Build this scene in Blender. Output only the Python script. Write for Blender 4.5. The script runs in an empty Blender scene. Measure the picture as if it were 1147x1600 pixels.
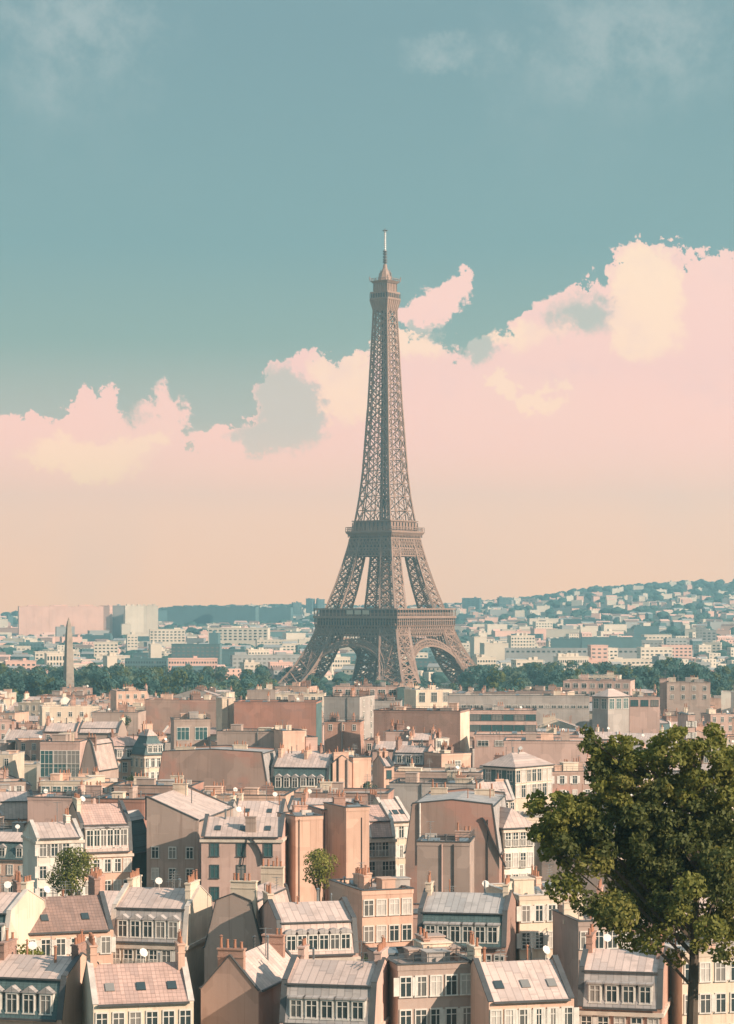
import bpy, bmesh, math, random
from mathutils import Vector, Matrix, noise as mnoise

R = math.radians
SC = bpy.context.scene
COL = SC.collection
# ------------------------------------------------------------------ camera, sky, sun, exposure
F, CX, HY, CZ = 3699.0, 573.5, 945.0, 60.0      # focal length (px of a 1600 px frame), principal column, horizon row, eye height
cam = bpy.data.cameras.new('camera'); camo = bpy.data.objects.new('camera', cam); COL.objects.link(camo)
camo.location = (0, 0, CZ); camo.rotation_euler = (R(90), 0, 0)
cam.sensor_fit = 'VERTICAL'; cam.sensor_height = 24; cam.lens = 24 * F / 1600
cam.shift_y = (HY - 800) / 1600; cam.clip_start = 1; cam.clip_end = 40000
SC.camera = camo
SUN_EL, SUN_B = 27, 31                            # sun elevation, and its angle from +x (right) towards the viewer
SUN_STRENGTH, SUN_COL = 5.0, (1.0, .80, .63)
SC.view_settings.view_transform = 'Standard'; SC.view_settings.look = 'None'
SC.view_settings.exposure = 0.75; SC.view_settings.gamma = 1
SC.cycles.use_denoising = True
SC.cycles.max_bounces = 5; SC.cycles.diffuse_bounces = 2; SC.cycles.glossy_bounces = 2; SC.cycles.volume_bounces = 0
SC.cycles.transparent_max_bounces = 4

sun = bpy.data.lights.new('sun', 'SUN'); suno = bpy.data.objects.new('sun', sun); COL.objects.link(suno)
sun.energy = SUN_STRENGTH; sun.angle = R(.6); sun.color = SUN_COL
sdir = Vector((math.cos(R(SUN_B)) * math.cos(R(SUN_EL)), -math.sin(R(SUN_B)) * math.cos(R(SUN_EL)), math.sin(R(SUN_EL))))
suno.rotation_euler = sdir.to_track_quat('Z', 'Y').to_euler()

class NT:
    """small helper for node trees"""
    def __init__(s, tree): s.t = tree
    def n(s, kind, **kw):
        nd = s.t.nodes.new(kind)
        for k, v in kw.items(): setattr(nd, k, v)
        return nd
    def link(s, a, b): s.t.links.new(a, b)
    def put(s, sock, v):
        if hasattr(v, 'is_output'): s.link(v, sock)
        else: sock.default_value = v
    def m(s, op, a, b=0.0, c=None, clamp=False):
        nd = s.n('ShaderNodeMath', operation=op, use_clamp=clamp)
        s.put(nd.inputs[0], a); s.put(nd.inputs[1], b)
        if c is not None: s.put(nd.inputs[2], c)
        return nd.outputs[0]
    def smooth(s, v, lo, hi):
        nd = s.n('ShaderNodeMapRange', interpolation_type='SMOOTHSTEP')
        s.put(nd.inputs[0], v); nd.inputs[1].default_value = lo; nd.inputs[2].default_value = hi
        return nd.outputs[0]
    def mix(s, f, a, b, blend='MIX'):
        nd = s.n('ShaderNodeMix', data_type='RGBA', blend_type=blend)
        s.put(nd.inputs[0], f)
        for k, v in ((6, a), (7, b)):
            s.put(nd.inputs[k], v if hasattr(v, 'is_output') else (v[0], v[1], v[2], 1))
        return nd.outputs[2]
    def noise(s, vec, scale, detail=4, rough=.55, out=0):
        nd = s.n('ShaderNodeTexNoise'); nd.inputs['Scale'].default_value = scale
        nd.inputs['Detail'].default_value = detail; nd.inputs['Roughness'].default_value = rough
        if vec is not None: s.link(vec, nd.inputs['Vector'])
        return nd.outputs[out]

# world: Nishita sky with a bank of pink evening cloud over the horizon (laid out by azimuth and elevation)
W = bpy.data.worlds.new('World'); SC.world = W; W.use_nodes = True
def build_world():
    t = NT(W.node_tree); W.node_tree.nodes.clear()
    out = t.n('ShaderNodeOutputWorld'); bg = t.n('ShaderNodeBackground'); t.link(bg.outputs[0], out.inputs[0])
    bg.inputs[1].default_value = .09
    sky = t.n('ShaderNodeTexSky', sky_type='NISHITA', sun_disc=False)
    sky.sun_elevation = R(SUN_EL); sky.sun_rotation = R(90 + SUN_B); sky.altitude = 60; sky.dust_density = 2.0
    tc = t.n('ShaderNodeTexCoord'); d = tc.outputs['Generated']
    sep = t.n('ShaderNodeSeparateXYZ'); t.link(d, sep.inputs[0])
    A = t.m('MULTIPLY', t.m('ARCTAN2', sep.outputs[0], sep.outputs[1]), 1000.0)
    E = t.m('MULTIPLY', t.m('ARCSINE', sep.outputs[2]), 1000.0)
    n1 = t.m('SUBTRACT', t.noise(d, 38, 8, .62), .5)
    n2 = t.m('SUBTRACT', t.noise(d, 150, 6, .65), .5)
    n3 = t.m('SUBTRACT', t.noise(d, 14, 4, .5), .5)
    dv = t.n('ShaderNodeVectorMath', operation='ADD'); t.link(d, dv.inputs[0]); dv.inputs[1].default_value = (3.1, 1.7, .4)
    n4 = t.m('SUBTRACT', t.noise(dv.outputs[0], 45, 8, .62), .5)
    n5 = t.m('SUBTRACT', t.noise(dv.outputs[0], 420, 5, .7), .5)
    n6 = t.m('SUBTRACT', t.noise(dv.outputs[0], 90, 6, .65), .5)
    Aw = t.m('ADD', A, t.m('ADD', t.m('MULTIPLY', n4, 34), t.m('ADD', t.m('MULTIPLY', n2, 20), t.m('MULTIPLY', n5, 7))))
    Ew = t.m('ADD', E, t.m('ADD', t.m('MULTIPLY', n1, 30), t.m('ADD', t.m('MULTIPLY', n6, 20), t.m('MULTIPLY', n5, 7))))
    def ramp(pts, v, lo, hi):
        mr = t.n('ShaderNodeMapRange'); t.link(v, mr.inputs[0]); mr.inputs[1].default_value = lo; mr.inputs[2].default_value = hi
        r = t.n('ShaderNodeValToRGB'); t.link(mr.outputs[0], r.inputs[0])
        el = r.color_ramp.elements
        while len(el) < len(pts): el.new(.5)
        for e, (p, c) in zip(el, pts):
            e.position = (p - lo) / (hi - lo); e.color = (*c, 1)
        return r.outputs[0]
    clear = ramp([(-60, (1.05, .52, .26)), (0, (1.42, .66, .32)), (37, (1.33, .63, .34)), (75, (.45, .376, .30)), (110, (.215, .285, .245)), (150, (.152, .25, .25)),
                  (240, (.138, .226, .243)), (420, (.165, .265, .29)), (900, (.36, .50, .58))], E, -60, 1200)  # unseen overhead end brightened to lift the ambient light on the town
    body = ramp([(-60, (1.05, .52, .26)), (0, (1.42, .66, .32)), (37, (1.37, .64, .36)), (66, (1.15, .56, .42)), (100, (.92, .50, .42)), (200, (.74, .50, .41))], E, -60, 400)
    away = ramp([(-60, (.20, .31, .33)), (0, (.26, .37, .37)), (150, (.16, .27, .28)), (420, (.17, .28, .31)), (900, (.36, .50, .58))], E, -60, 1200)  # unseen sky behind the viewer, shaped to make shaded faces darker and tealer
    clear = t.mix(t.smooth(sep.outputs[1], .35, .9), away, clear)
    # top edge of the bank
    fc = t.n('ShaderNodeFloatCurve'); cu = fc.mapping.curves[0]
    edge = [(-400, 860), (-150, 690), (0, 660), (85, 658), (128, 612), (175, 618), (192, 655), (228, 640), (246, 604), (268, 640), (300, 676), (360, 668),
            (378, 692), (390, 610), (420, 580), (470, 566), (530, 556), (590, 545), (640, 528), (690, 538), (712, 575), (735, 540), (790, 510), (850, 474), (900, 452), (945, 456),
            (958, 404), (1008, 387), (1060, 402), (1150, 430), (1400, 850)]
    pts = [((px + 400) / 1800, (900 - py) / 600) for px, py in edge]
    while len(cu.points) < len(pts): cu.points.new(.5, .5)
    for p, (x, y) in zip(cu.points, pts): p.location = (x, y); p.handle_type = 'VECTOR'
    fc.mapping.update()
    mr = t.n('ShaderNodeMapRange'); t.link(t.m('ADD', t.m('MULTIPLY', Aw, 3.699), CX), mr.inputs[0])
    mr.inputs[1].default_value = -400; mr.inputs[2].default_value = 1400
    t.link(mr.outputs[0], fc.inputs['Value'])
    top = t.m('DIVIDE', t.m('ADD', t.m('MULTIPLY', fc.outputs[0], 600), 45), 3.699)   # in milliradians above the horizon
    soft = t.m('ADD', .7, t.m('MULTIPLY', t.smooth(n3, -.02, .16), 6.5))             # some edges crisp, some torn and soft
    frag = t.m('MULTIPLY', t.smooth(t.noise(dv.outputs[0], 62, 9, .72), .5, .68), 11.0)
    mask = t.smooth(t.m('DIVIDE', t.m('SUBTRACT', t.m('SUBTRACT', top, Ew), t.m('SUBTRACT', frag, 2.0)), soft), -1.0, 1.0)
    def blob(px, py, rx, ry, soft=.12):
        u = t.m('DIVIDE', t.m('SUBTRACT', Aw, (px - CX) / 3.699), rx / 3.699)
        v = t.m('DIVIDE', t.m('SUBTRACT', Ew, (HY - py) / 3.699), ry / 3.699)
        q = t.m('SQRT', t.m('ADD', t.m('MULTIPLY', u, u), t.m('MULTIPLY', v, v)))
        return t.smooth(q, 1 + soft, 1 - soft)
    def union(*b):
        r = b[0]
        for q in b[1:]: r = t.m('MAXIMUM', r, q)
        return r
    puff = union(blob(708, 452, 32, 27), blob(684, 478, 42, 20), blob(650, 500, 42, 26))
    mask = t.m('MAXIMUM', mask, puff)
    hole = union(blob(905, 500, 40, 34, .45), blob(742, 552, 34, 26, .35), blob(700, 522, 40, 11, .3), blob(645, 520, 18, 9, .3))
    thin = union(blob(445, 645, 58, 66, .2), blob(420, 690, 60, 20, .3))
    cream = union(blob(545, 600, 52, 56, .25), blob(845, 628, 32, 20, .15), blob(802, 606, 26, 18, .15), blob(1010, 480, 62, 92, .2), blob(640, 548, 60, 22, .4), blob(140, 712, 92, 34, .2), blob(215, 690, 40, 18, .3),
                  blob(800, 525, 60, 18, .6))
    cloud = t.mix(t.m('MULTIPLY', cream, .9), body, t.mix(1.0, body, (1.07, 1.24, 1.0), 'MULTIPLY'))
    cloud = t.mix(t.m('MULTIPLY', t.smooth(n3, -.1, .25), .22), cloud, (.94, .58, .44))
    und = t.smooth(t.noise(d, 27, 7, .6), .5, .72)
    cloud = t.mix(t.m('MULTIPLY', t.m('MULTIPLY', und, .5), t.smooth(E, 55, 95)), cloud, t.mix(1.0, body, (.86, .93, 1.02), 'MULTIPLY'))
    veil = t.mix(.42, clear, (.68, .55, .45))
    mask2 = t.m('MULTIPLY', mask, t.m('SUBTRACT', 1.0, t.m('MULTIPLY', t.m('MULTIPLY', thin, t.m('SUBTRACT', 1.0, cream)), .8)))
    mask2 = t.m('MULTIPLY', mask2, t.m('SUBTRACT', 1.0, t.m('MULTIPLY', hole, .9)))
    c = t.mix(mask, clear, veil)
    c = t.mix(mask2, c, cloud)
    # faint high wisps
    wis = t.m('MULTIPLY', t.smooth(t.noise(d, 9, 6, .6), .56, .75), t.smooth(E, 150, 260))
    c = t.mix(t.m('MULTIPLY', wis, .16), c, (.55, .53, .5))
    high = t.m('MULTIPLY', t.m('MAXIMUM', t.m('MAXIMUM', blob(120, 70, 130, 110, .7), blob(975, 85, 150, 85, .7)), blob(740, 100, 110, 26, .5)), t.smooth(t.noise(d, 30, 8, .68), .36, .66))
    c = t.mix(t.m('MULTIPLY', high, .38), c, (.46, .47, .44))
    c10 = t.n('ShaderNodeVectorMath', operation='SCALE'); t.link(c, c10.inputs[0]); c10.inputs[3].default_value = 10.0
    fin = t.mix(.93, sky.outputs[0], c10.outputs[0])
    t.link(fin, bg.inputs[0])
build_world()

# ------------------------------------------------------------------ materials
MATS = {}
def base_mat(name):
    m = bpy.data.materials.new(name); m.use_nodes = True; m.node_tree.nodes.clear()
    t = NT(m.node_tree); out = t.n('ShaderNodeOutputMaterial'); b = t.n('ShaderNodeBsdfPrincipled')
    t.link(b.outputs[0], out.inputs[0]); MATS[name] = m
    return m, t, b
def rand_tint(t, col, amt):
    oi = t.n('ShaderNodeObjectInfo'); hs = t.n('ShaderNodeHueSaturation')
    t.link(t.m('ADD', t.m('MULTIPLY', oi.outputs['Random'], amt), 1 - amt / 2), hs.inputs['Value'])
    t.put(hs.inputs['Color'], col)
    return hs.outputs[0]
def plaster(name, c, c2=None, stain=(.5, .42, .38), sc=.5, brick=None, streak=.72, var=.18, patch=None):
    """rendered masonry: patchy colour, rain streaks, a few damp stains; or coursed brick"""
    m, t, b = base_mat(name)
    tc = t.n('ShaderNodeTexCoord'); o = tc.outputs['Object']
    c2 = c2 or tuple(v * .78 for v in c)
    col = t.mix(t.smooth(t.noise(o, sc * .35, 6, .6), .38, .66), c, c2)
    mp = t.n('ShaderNodeMapping'); t.link(o, mp.inputs[0]); mp.inputs['Scale'].default_value = (1.6, 1.6, .09)
    st = t.smooth(t.noise(mp.outputs[0], 1.0, 5, .6), .5, .8)
    col = t.mix(t.m('MULTIPLY', st, streak), col, tuple(a * s for a, s in zip(c, stain)))
    if patch: col = t.mix(t.m('MULTIPLY', t.smooth(t.noise(o, .11, 4, .5), .5, .62), .75), col, patch)
    vo = t.n('ShaderNodeTexVoronoi', distance='CHEBYCHEV'); vo.inputs['Scale'].default_value = .3; t.link(o, vo.inputs['Vector'])
    vs = t.n('ShaderNodeSeparateColor'); t.link(vo.outputs['Color'], vs.inputs[0])
    col = t.mix(t.m('MULTIPLY', t.smooth(vs.outputs[0], .45, .5), .30), col, tuple(v * .70 for v in c))
    col = t.mix(t.m('MULTIPLY', t.smooth(vs.outputs[1], .78, .82), .35), col, tuple(min(.8, v * 1.22) for v in c))
    ml = t.n('ShaderNodeMapping'); t.link(o, ml.inputs[0]); ml.inputs['Scale'].default_value = (5, 5, .06)
    col = t.mix(t.m('MULTIPLY', t.smooth(t.noise(ml.outputs[0], 1.0, 3, .6), .6, .72), .42), col, tuple(a * s * .8 for a, s in zip(c, stain)))
    sp = t.smooth(t.noise(o, 3.2, 6, .7), .62, .8)
    col = t.mix(t.m('MULTIPLY', sp, .22), col, (.55, .46, .38))
    if brick:
        sx = t.n('ShaderNodeSeparateXYZ'); t.link(o, sx.inputs[0]); cb = t.n('ShaderNodeCombineXYZ')
        t.link(t.m('ADD', sx.outputs[0], sx.outputs[1]), cb.inputs[0]); t.link(sx.outputs[2], cb.inputs[1])
        bk = t.n('ShaderNodeTexBrick'); t.link(cb.outputs[0], bk.inputs[0]); bk.inputs['Scale'].default_value = brick
        bk.inputs['Color1'].default_value = (1, 1, 1, 1); bk.inputs['Color2'].default_value = (.78, .76, .75, 1); bk.inputs['Mortar'].default_value = (.6, .57, .55, 1)
        bk.inputs['Mortar Size'].default_value = .03
        col = t.mix(.75, col, bk.outputs[0], 'MULTIPLY')
    col = rand_tint(t, col, var)
    t.link(col, b.inputs['Base Color']); b.inputs['Roughness'].default_value = .9
    bp = t.n('ShaderNodeBump'); bp.inputs['Strength'].default_value = .25; bp.inputs['Distance'].default_value = .06
    t.link(t.noise(o, 5, 5, .6), bp.inputs['Height']); t.link(bp.outputs[0], b.inputs['Normal'])
    return m
def sheet_roof(name, c, axis, pitch=.75, rough=.42, tile=False, var=.2):
    """roofing in sheets with standing seams (or tile courses) running down the slope"""
    m, t, b = base_mat(name)
    tc = t.n('ShaderNodeTexCoord'); o = tc.outputs['Object']
    s = t.n('ShaderNodeSeparateXYZ'); t.link(o, s.inputs[0])
    u = t.m('DIVIDE', s.outputs[axis], pitch)
    fr = t.m('FRACT', t.m('ADD', u, 500.0))
    seam = t.m('LESS_THAN', fr, .11)
    cell = t.m('FLOOR', t.m('ADD', u, 500.0))
    wn = t.n('ShaderNodeTexWhiteNoise', noise_dimensions='1D'); t.link(cell, wn.inputs['W'])
    col = t.mix(t.m('MULTIPLY', wn.outputs[0], .34), c, tuple(v * .6 for v in c))
    fz = t.m('ADD', t.m('DIVIDE', s.outputs[2], 1.25), t.m('MULTIPLY', wn.outputs[0], 1.0))
    w2 = t.n('ShaderNodeTexWhiteNoise', noise_dimensions='2D'); cb = t.n('ShaderNodeCombineXYZ'); t.link(cell, cb.inputs[0]); t.link(t.m('FLOOR', fz), cb.inputs[1]); t.link(cb.outputs[0], w2.inputs['Vector'])
    col = t.mix(t.m('MULTIPLY', t.smooth(w2.outputs['Value'], .62, .9), .42), col, (c[0] * .55, c[1] * .62, c[2] * .68))
    lap = t.m('LESS_THAN', t.m('FRACT', fz), .06)
    col = t.mix(t.m('MULTIPLY', lap, .4), col, tuple(v * .4 for v in c))
    col = t.mix(t.smooth(t.noise(o, .5, 7, .65), .42, .72), col, tuple(v * .66 for v in c))
    col = t.mix(t.m('MULTIPLY', t.smooth(t.noise(o, 2.2, 5, .7), .6, .75), .5), col, (c[0] * .62, c[1] * .5, c[2] * .45))
    if tile:
        row = t.m('LESS_THAN', t.m('FRACT', t.m('ADD', t.m('DIVIDE', s.outputs[2], .28), 300.0)), .2)
        col = t.mix(t.m('MULTIPLY', row, .45), col, tuple(v * .4 for v in c))
    col = t.mix(t.m('MULTIPLY', seam, .55), col, tuple(v * .4 for v in c))
    col = rand_tint(t, col, var)
    t.link(col, b.inputs['Base Color']); b.inputs['Roughness'].default_value = rough + .25
    bp = t.n('ShaderNodeBump'); bp.inputs['Strength'].default_value = .6; bp.inputs['Distance'].default_value = .05
    t.link(t.m('ADD', seam, t.m('MULTIPLY', t.noise(o, 1.5, 4, .6), .7)), bp.inputs['Height']); t.link(bp.outputs[0], b.inputs['Normal'])
    return m
def plain(name, c, rough=.7, metal=0, nz=.25, sc=1.0, var=.1):
    m, t, b = base_mat(name)
    tc = t.n('ShaderNodeTexCoord'); o = tc.outputs['Object']
    col = t.mix(t.smooth(t.noise(o, sc, 5, .6), .35, .7), c, tuple(v * (1 - nz) for v in c))
    col = rand_tint(t, col, var)
    t.link(col, b.inputs['Base Color']); b.inputs['Roughness'].default_value = rough; b.inputs['Metallic'].default_value = metal
    return m
def glass(name, c):
    m, t, b = base_mat(name)
    oi = t.n('ShaderNodeObjectInfo')
    col = t.mix(t.smooth(oi.outputs['Random'], .55, .95), c, (.22, .2, .18))
    t.link(col, b.inputs['Base Color']); b.inputs['Roughness'].default_value = .12; b.inputs['Specular IOR Level'].default_value = .5
    return m
def leafmat(name, c, c2):
    m, t, b = base_mat(name)
    tc = t.n('ShaderNodeTexCoord')
    geo = t.n('ShaderNodeNewGeometry')
    col = t.mix(geo.outputs['Random Per Island'], c, c2)
    oi = t.n('ShaderNodeObjectInfo')
    col = t.mix(t.m('MULTIPLY', oi.outputs['Random'], .5), col, tuple(v * .7 for v in c2))
    t.link(col, b.inputs['Base Color']); b.inputs['Roughness'].default_value = .75
    tr = t.n('ShaderNodeBsdfTranslucent'); t.link(col, tr.inputs[0])
    ms = t.n('ShaderNodeMixShader'); ms.inputs[0].default_value = .45
    out = [n for n in m.node_tree.nodes if n.type == 'OUTPUT_MATERIAL'][0]
    t.link(b.outputs[0], ms.inputs[1]); t.link(tr.outputs[0], ms.inputs[2]); t.link(ms.outputs[0], out.inputs[0])
    return m

plaster('peach', (.62, .40, .30), (.56, .345, .255))
plaster('pink', (.54, .36, .30), (.47, .31, .255))
plaster('cream', (.66, .53, .41), (.60, .47, .36))
plaster('white', (.72, .62, .53), (.66, .56, .47))
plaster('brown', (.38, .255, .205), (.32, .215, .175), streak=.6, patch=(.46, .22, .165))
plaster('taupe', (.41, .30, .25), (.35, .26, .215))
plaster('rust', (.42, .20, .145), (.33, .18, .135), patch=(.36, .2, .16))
plaster('grey', (.40, .345, .31), (.34, .29, .26))
plaster('brick', (.37, .225, .18), (.31, .2, .16), brick=2.2)
plaster('pinkbrick', (.53, .31, .235), (.47, .27, .20), brick=2.2)
plaster('verdigris', (.10, .165, .16), (.075, .13, .13))  # slate-dark render; teal of shaded walls put into its colour
for ax, nm in ((0, 'x'), (1, 'y')):
    sheet_roof('zinc_' + nm, (.58, .43, .37), ax)
    sheet_roof('zincgrey_' + nm, (.42, .37, .345), ax)
    sheet_roof('slate_' + nm, (.085, .135, .135), ax, .45, .5, True)  # blue-green of shaded roof faces put into the slate colour
    sheet_roof('tile_' + nm, (.54, .345, .285), ax, .4, .6, True)
    sheet_roof('browntile_' + nm, (.30, .19, .155), ax, .4, .6, True)
plain('gravel', (.44, .34, .29), .95, nz=.4, sc=.6)
plain('felt', (.28, .21, .18), .9, nz=.35, sc=.5)
plain('paledeck', (.60, .48, .41), .9, nz=.25, sc=.4)
plain('flashing', (.075, .075, .075), .55)
plain('lightflashing', (.55, .47, .41), .5)
plain('frame_paint', (.70, .64, .57), .5)
plain('dark_frame', (.09, .11, .11), .5)
plain('stone_trim', (.62, .51, .42), .8)
plain('terracotta', (.36, .16, .095), .8)
plain('steel', (.28, .29, .29), .4, .6)
plain('pipe_dark', (.05, .045, .045), .5)
glass('pane', (.035, .05, .052))
plain('curtain', (.5, .45, .4), .6)
glass('tealpane', (.045, .105, .108))
plain('shop_orange', (.55, .27, .17), .8)
plain('iron', (.30, .18, .132), .6, nz=.2, sc=.2, var=0)
plain('iron_dark', (.095, .07, .06), .7, nz=.2, sc=.2, var=0)
plain('antenna_white', (.75, .73, .70), .5, var=0)
plain('granite', (.33, .26, .21), .8, nz=.3, sc=.3)
plain('bark', (.10, .075, .055), .9)
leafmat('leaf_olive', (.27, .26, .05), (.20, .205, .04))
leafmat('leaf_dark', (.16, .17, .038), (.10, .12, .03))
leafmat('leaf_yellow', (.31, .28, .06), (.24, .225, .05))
leafmat('leaf_park', (.09, .18, .145), (.06, .14, .115))  # extra blue-green: distance haze put into the leaf colour
leafmat('leaf_pale', (.19, .23, .13), (.13, .18, .11))
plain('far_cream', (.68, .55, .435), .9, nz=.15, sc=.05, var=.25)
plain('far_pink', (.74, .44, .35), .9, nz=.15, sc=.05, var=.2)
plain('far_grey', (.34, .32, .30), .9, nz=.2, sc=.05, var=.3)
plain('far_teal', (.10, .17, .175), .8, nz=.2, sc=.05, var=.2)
def ground_mat():
    m, t, b = base_mat('ground')
    g = t.n('ShaderNodeNewGeometry'); p = g.outputs['Position']
    col = t.mix(t.smooth(t.noise(p, .02, 5, .6), .4, .62), (.055, .075, .05), (.13, .115, .1))
    col = t.mix(t.smooth(t.noise(p, .004, 6, .6), .45, .6), col, (.05, .07, .045))
    t.link(col, b.inputs['Base Color']); b.inputs['Roughness'].default_value = .95
ground_mat()
plain('asphalt', (.055, .052, .05), .9)

# ------------------------------------------------------------------ mesh helpers
class MB:
    """collects faces, then links them as ONE mesh object"""
    def __init__(s): s.v, s.f, s.mi, s.cur = [], [], [], 0
    def quad(s, *p):
        i = len(s.v); s.v.extend(tuple(q) for q in p); s.f.append(tuple(range(i, i + len(p)))); s.mi.append(s.cur); return s
    def solid(s, ring0, ring1, caps=True):
        i = len(s.v); n = len(ring0)
        s.v.extend(tuple(q) for q in ring0); s.v.extend(tuple(q) for q in ring1)
        fs = [(i + k, i + (k + 1) % n, i + n + (k + 1) % n, i + n + k) for k in range(n)]
        if caps: fs += [tuple(i + n - 1 - k for k in range(n)), tuple(i + n + k for k in range(n))]
        s.f += fs; s.mi += [s.cur] * len(fs); return s
    def box(s, x0, x1, y0, y1, z0, z1, top=1.0):
        cx, cy = (x0 + x1) / 2, (y0 + y1) / 2
        b = [(x0, y0, z0), (x1, y0, z0), (x1, y1, z0), (x0, y1, z0)]
        t = [(cx + (x - cx) * top, cy + (y - cy) * top, z1) for x, y, _ in b]
        return s.solid(b, t)
    def bar(s, p, q, a, b=None, up=None):
        p, q = Vector(p), Vector(q); d = (q - p)
        if d.length < 1e-6: return s
        d.normalize(); b = b or a
        up = Vector(up) if up else (Vector((0, 0, 1)) if abs(d.z) < .95 else Vector((0, 1, 0)))
        x = d.cross(up).normalized(); y = x.cross(d).normalized()
        c = [x * a / 2 + y * b / 2, -x * a / 2 + y * b / 2, -x * a / 2 - y * b / 2, x * a / 2 - y * b / 2]
        return s.solid([p + k for k in c], [q + k for k in c])
    def cyl(s, x, y, z0, z1, r0, r1, n=8):
        a = [(math.cos(k * 2 * math.pi / n), math.sin(k * 2 * math.pi / n)) for k in range(n)]
        return s.solid([(x + c * r0, y + d * r0, z0) for c, d in a], [(x + c * r1, y + d * r1, z1) for c, d in a])
    def tube(s, pts, r, n=6):
        for p, q in zip(pts, pts[1:]): s.bar(p, q, r * 2)
        return s
    def prism(s, prof, axis, a, b):
        """profile [(u,z)] extruded along axis 'x' (u = y) or 'y' (u = x) from a to b"""
        f = (lambda u, z, t: (t, u, z)) if axis == 'x' else (lambda u, z, t: (u, t, z))
        r0 = [f(u, z, a) for u, z in prof]; r1 = [f(u, z, b) for u, z in prof]
        return s.solid(r0, r1)
    def mesh(s, name, mats):
        me = bpy.data.meshes.new(name); me.from_pydata(s.v, [], s.f)
        if isinstance(mats, str): mats = [mats]
        for m in mats: me.materials.append(MATS[m])
        if len(mats) > 1: me.polygons.foreach_set('material_index', s.mi)
        bm = bmesh.new(); bm.from_mesh(me); bmesh.ops.recalc_face_normals(bm, faces=bm.faces[:]); bm.to_mesh(me); bm.free()
        return me
    def build(s, name, mats, parent=None):
        return put(s.mesh(name, mats), name, parent)
def put(me, name, parent=None, loc=None, rz=0):
    o = bpy.data.objects.new(name, me); COL.objects.link(o)
    if parent: o.parent = parent
    if loc: o.location = loc
    if rz: o.rotation_euler = (0, 0, rz)
    return o
LABELS = set()
def tag(o, label=None, cat=None, group=None, kind=None):
    if label: o['label'] = label; LABELS.add(label)
    if cat: o['category'] = cat
    if group: o['group'] = group
    if kind: o['kind'] = kind
    return o
def thing(name, label, cat, loc=(0, 0, 0), rz=0, group=None):
    o = bpy.data.objects.new(name, None); COL.objects.link(o); o.location = loc; o.rotation_euler = (0, 0, rz); o.empty_display_size = .5
    return tag(o, label, cat, group)
def wx(px, Y): return (px - CX) * Y / F
def wz(py, Y): return CZ - (py - HY) * Y / F
def lerp_table(tab, x):
    if x <= tab[0][0]: return tab[0][1]
    for (a, b), (c, d) in zip(tab, tab[1:]):
        if x <= c: return b + (d - b) * (x - a) / (c - a)
    return tab[-1][1]
def sstep(a, b, x):
    t = min(1, max(0, (x - a) / (b - a))); return t * t * (3 - 2 * t)

# ------------------------------------------------------------------ terrain
HILL = [(-400, 30), (85, 28), (215, 28), (270, 44), (420, 50), (520, 50), (640, 48), (720, 56), (760, 62), (860, 76), (905, 90), (960, 94), (1058, 104), (1200, 112), (1600, 112)]
def ground_z(x, y):
    px = x / max(y, 60) * F + CX
    z = 0.0
    if y > 2300:
        t = min(1, (y - 2300) / 3000) ** 1.25
        n = mnoise.noise((x * .0016, y * .0011, .3)) * 9 + mnoise.noise((x * .006, y * .004, 2.3)) * 3.0
        z += t * lerp_table(HILL, px) + n * sstep(2300, 4200, y)
    k = 1 - sstep(60, 185, y)                                    # the slope the viewpoint stands on
    z += 36 * k
    return z
def build_ground():
    b = MB(); ys = [-300, -150, -50]; y = 10
    while y < 5900: ys.append(y); y += max(22, y * .035)
    us = [-1 + 2 * i / 90 for i in range(91)]
    V = []
    for yy in ys:
        half = 500 + max(0, yy) * .27
        V.append([(u * half, yy, ground_z(u * half, yy)) for u in us])
    n = len(us)
    for r in V: b.v.extend(r)
    for i in range(len(V) - 1):
        for j in range(n - 1): b.f.append((i * n + j, i * n + j + 1, (i + 1) * n + j + 1, (i + 1) * n + j)); b.mi.append(0)
    o = b.build('ground', 'ground'); o['kind'] = 'structure'
    for p in o.data.polygons: p.use_smooth = True
build_ground()
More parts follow.
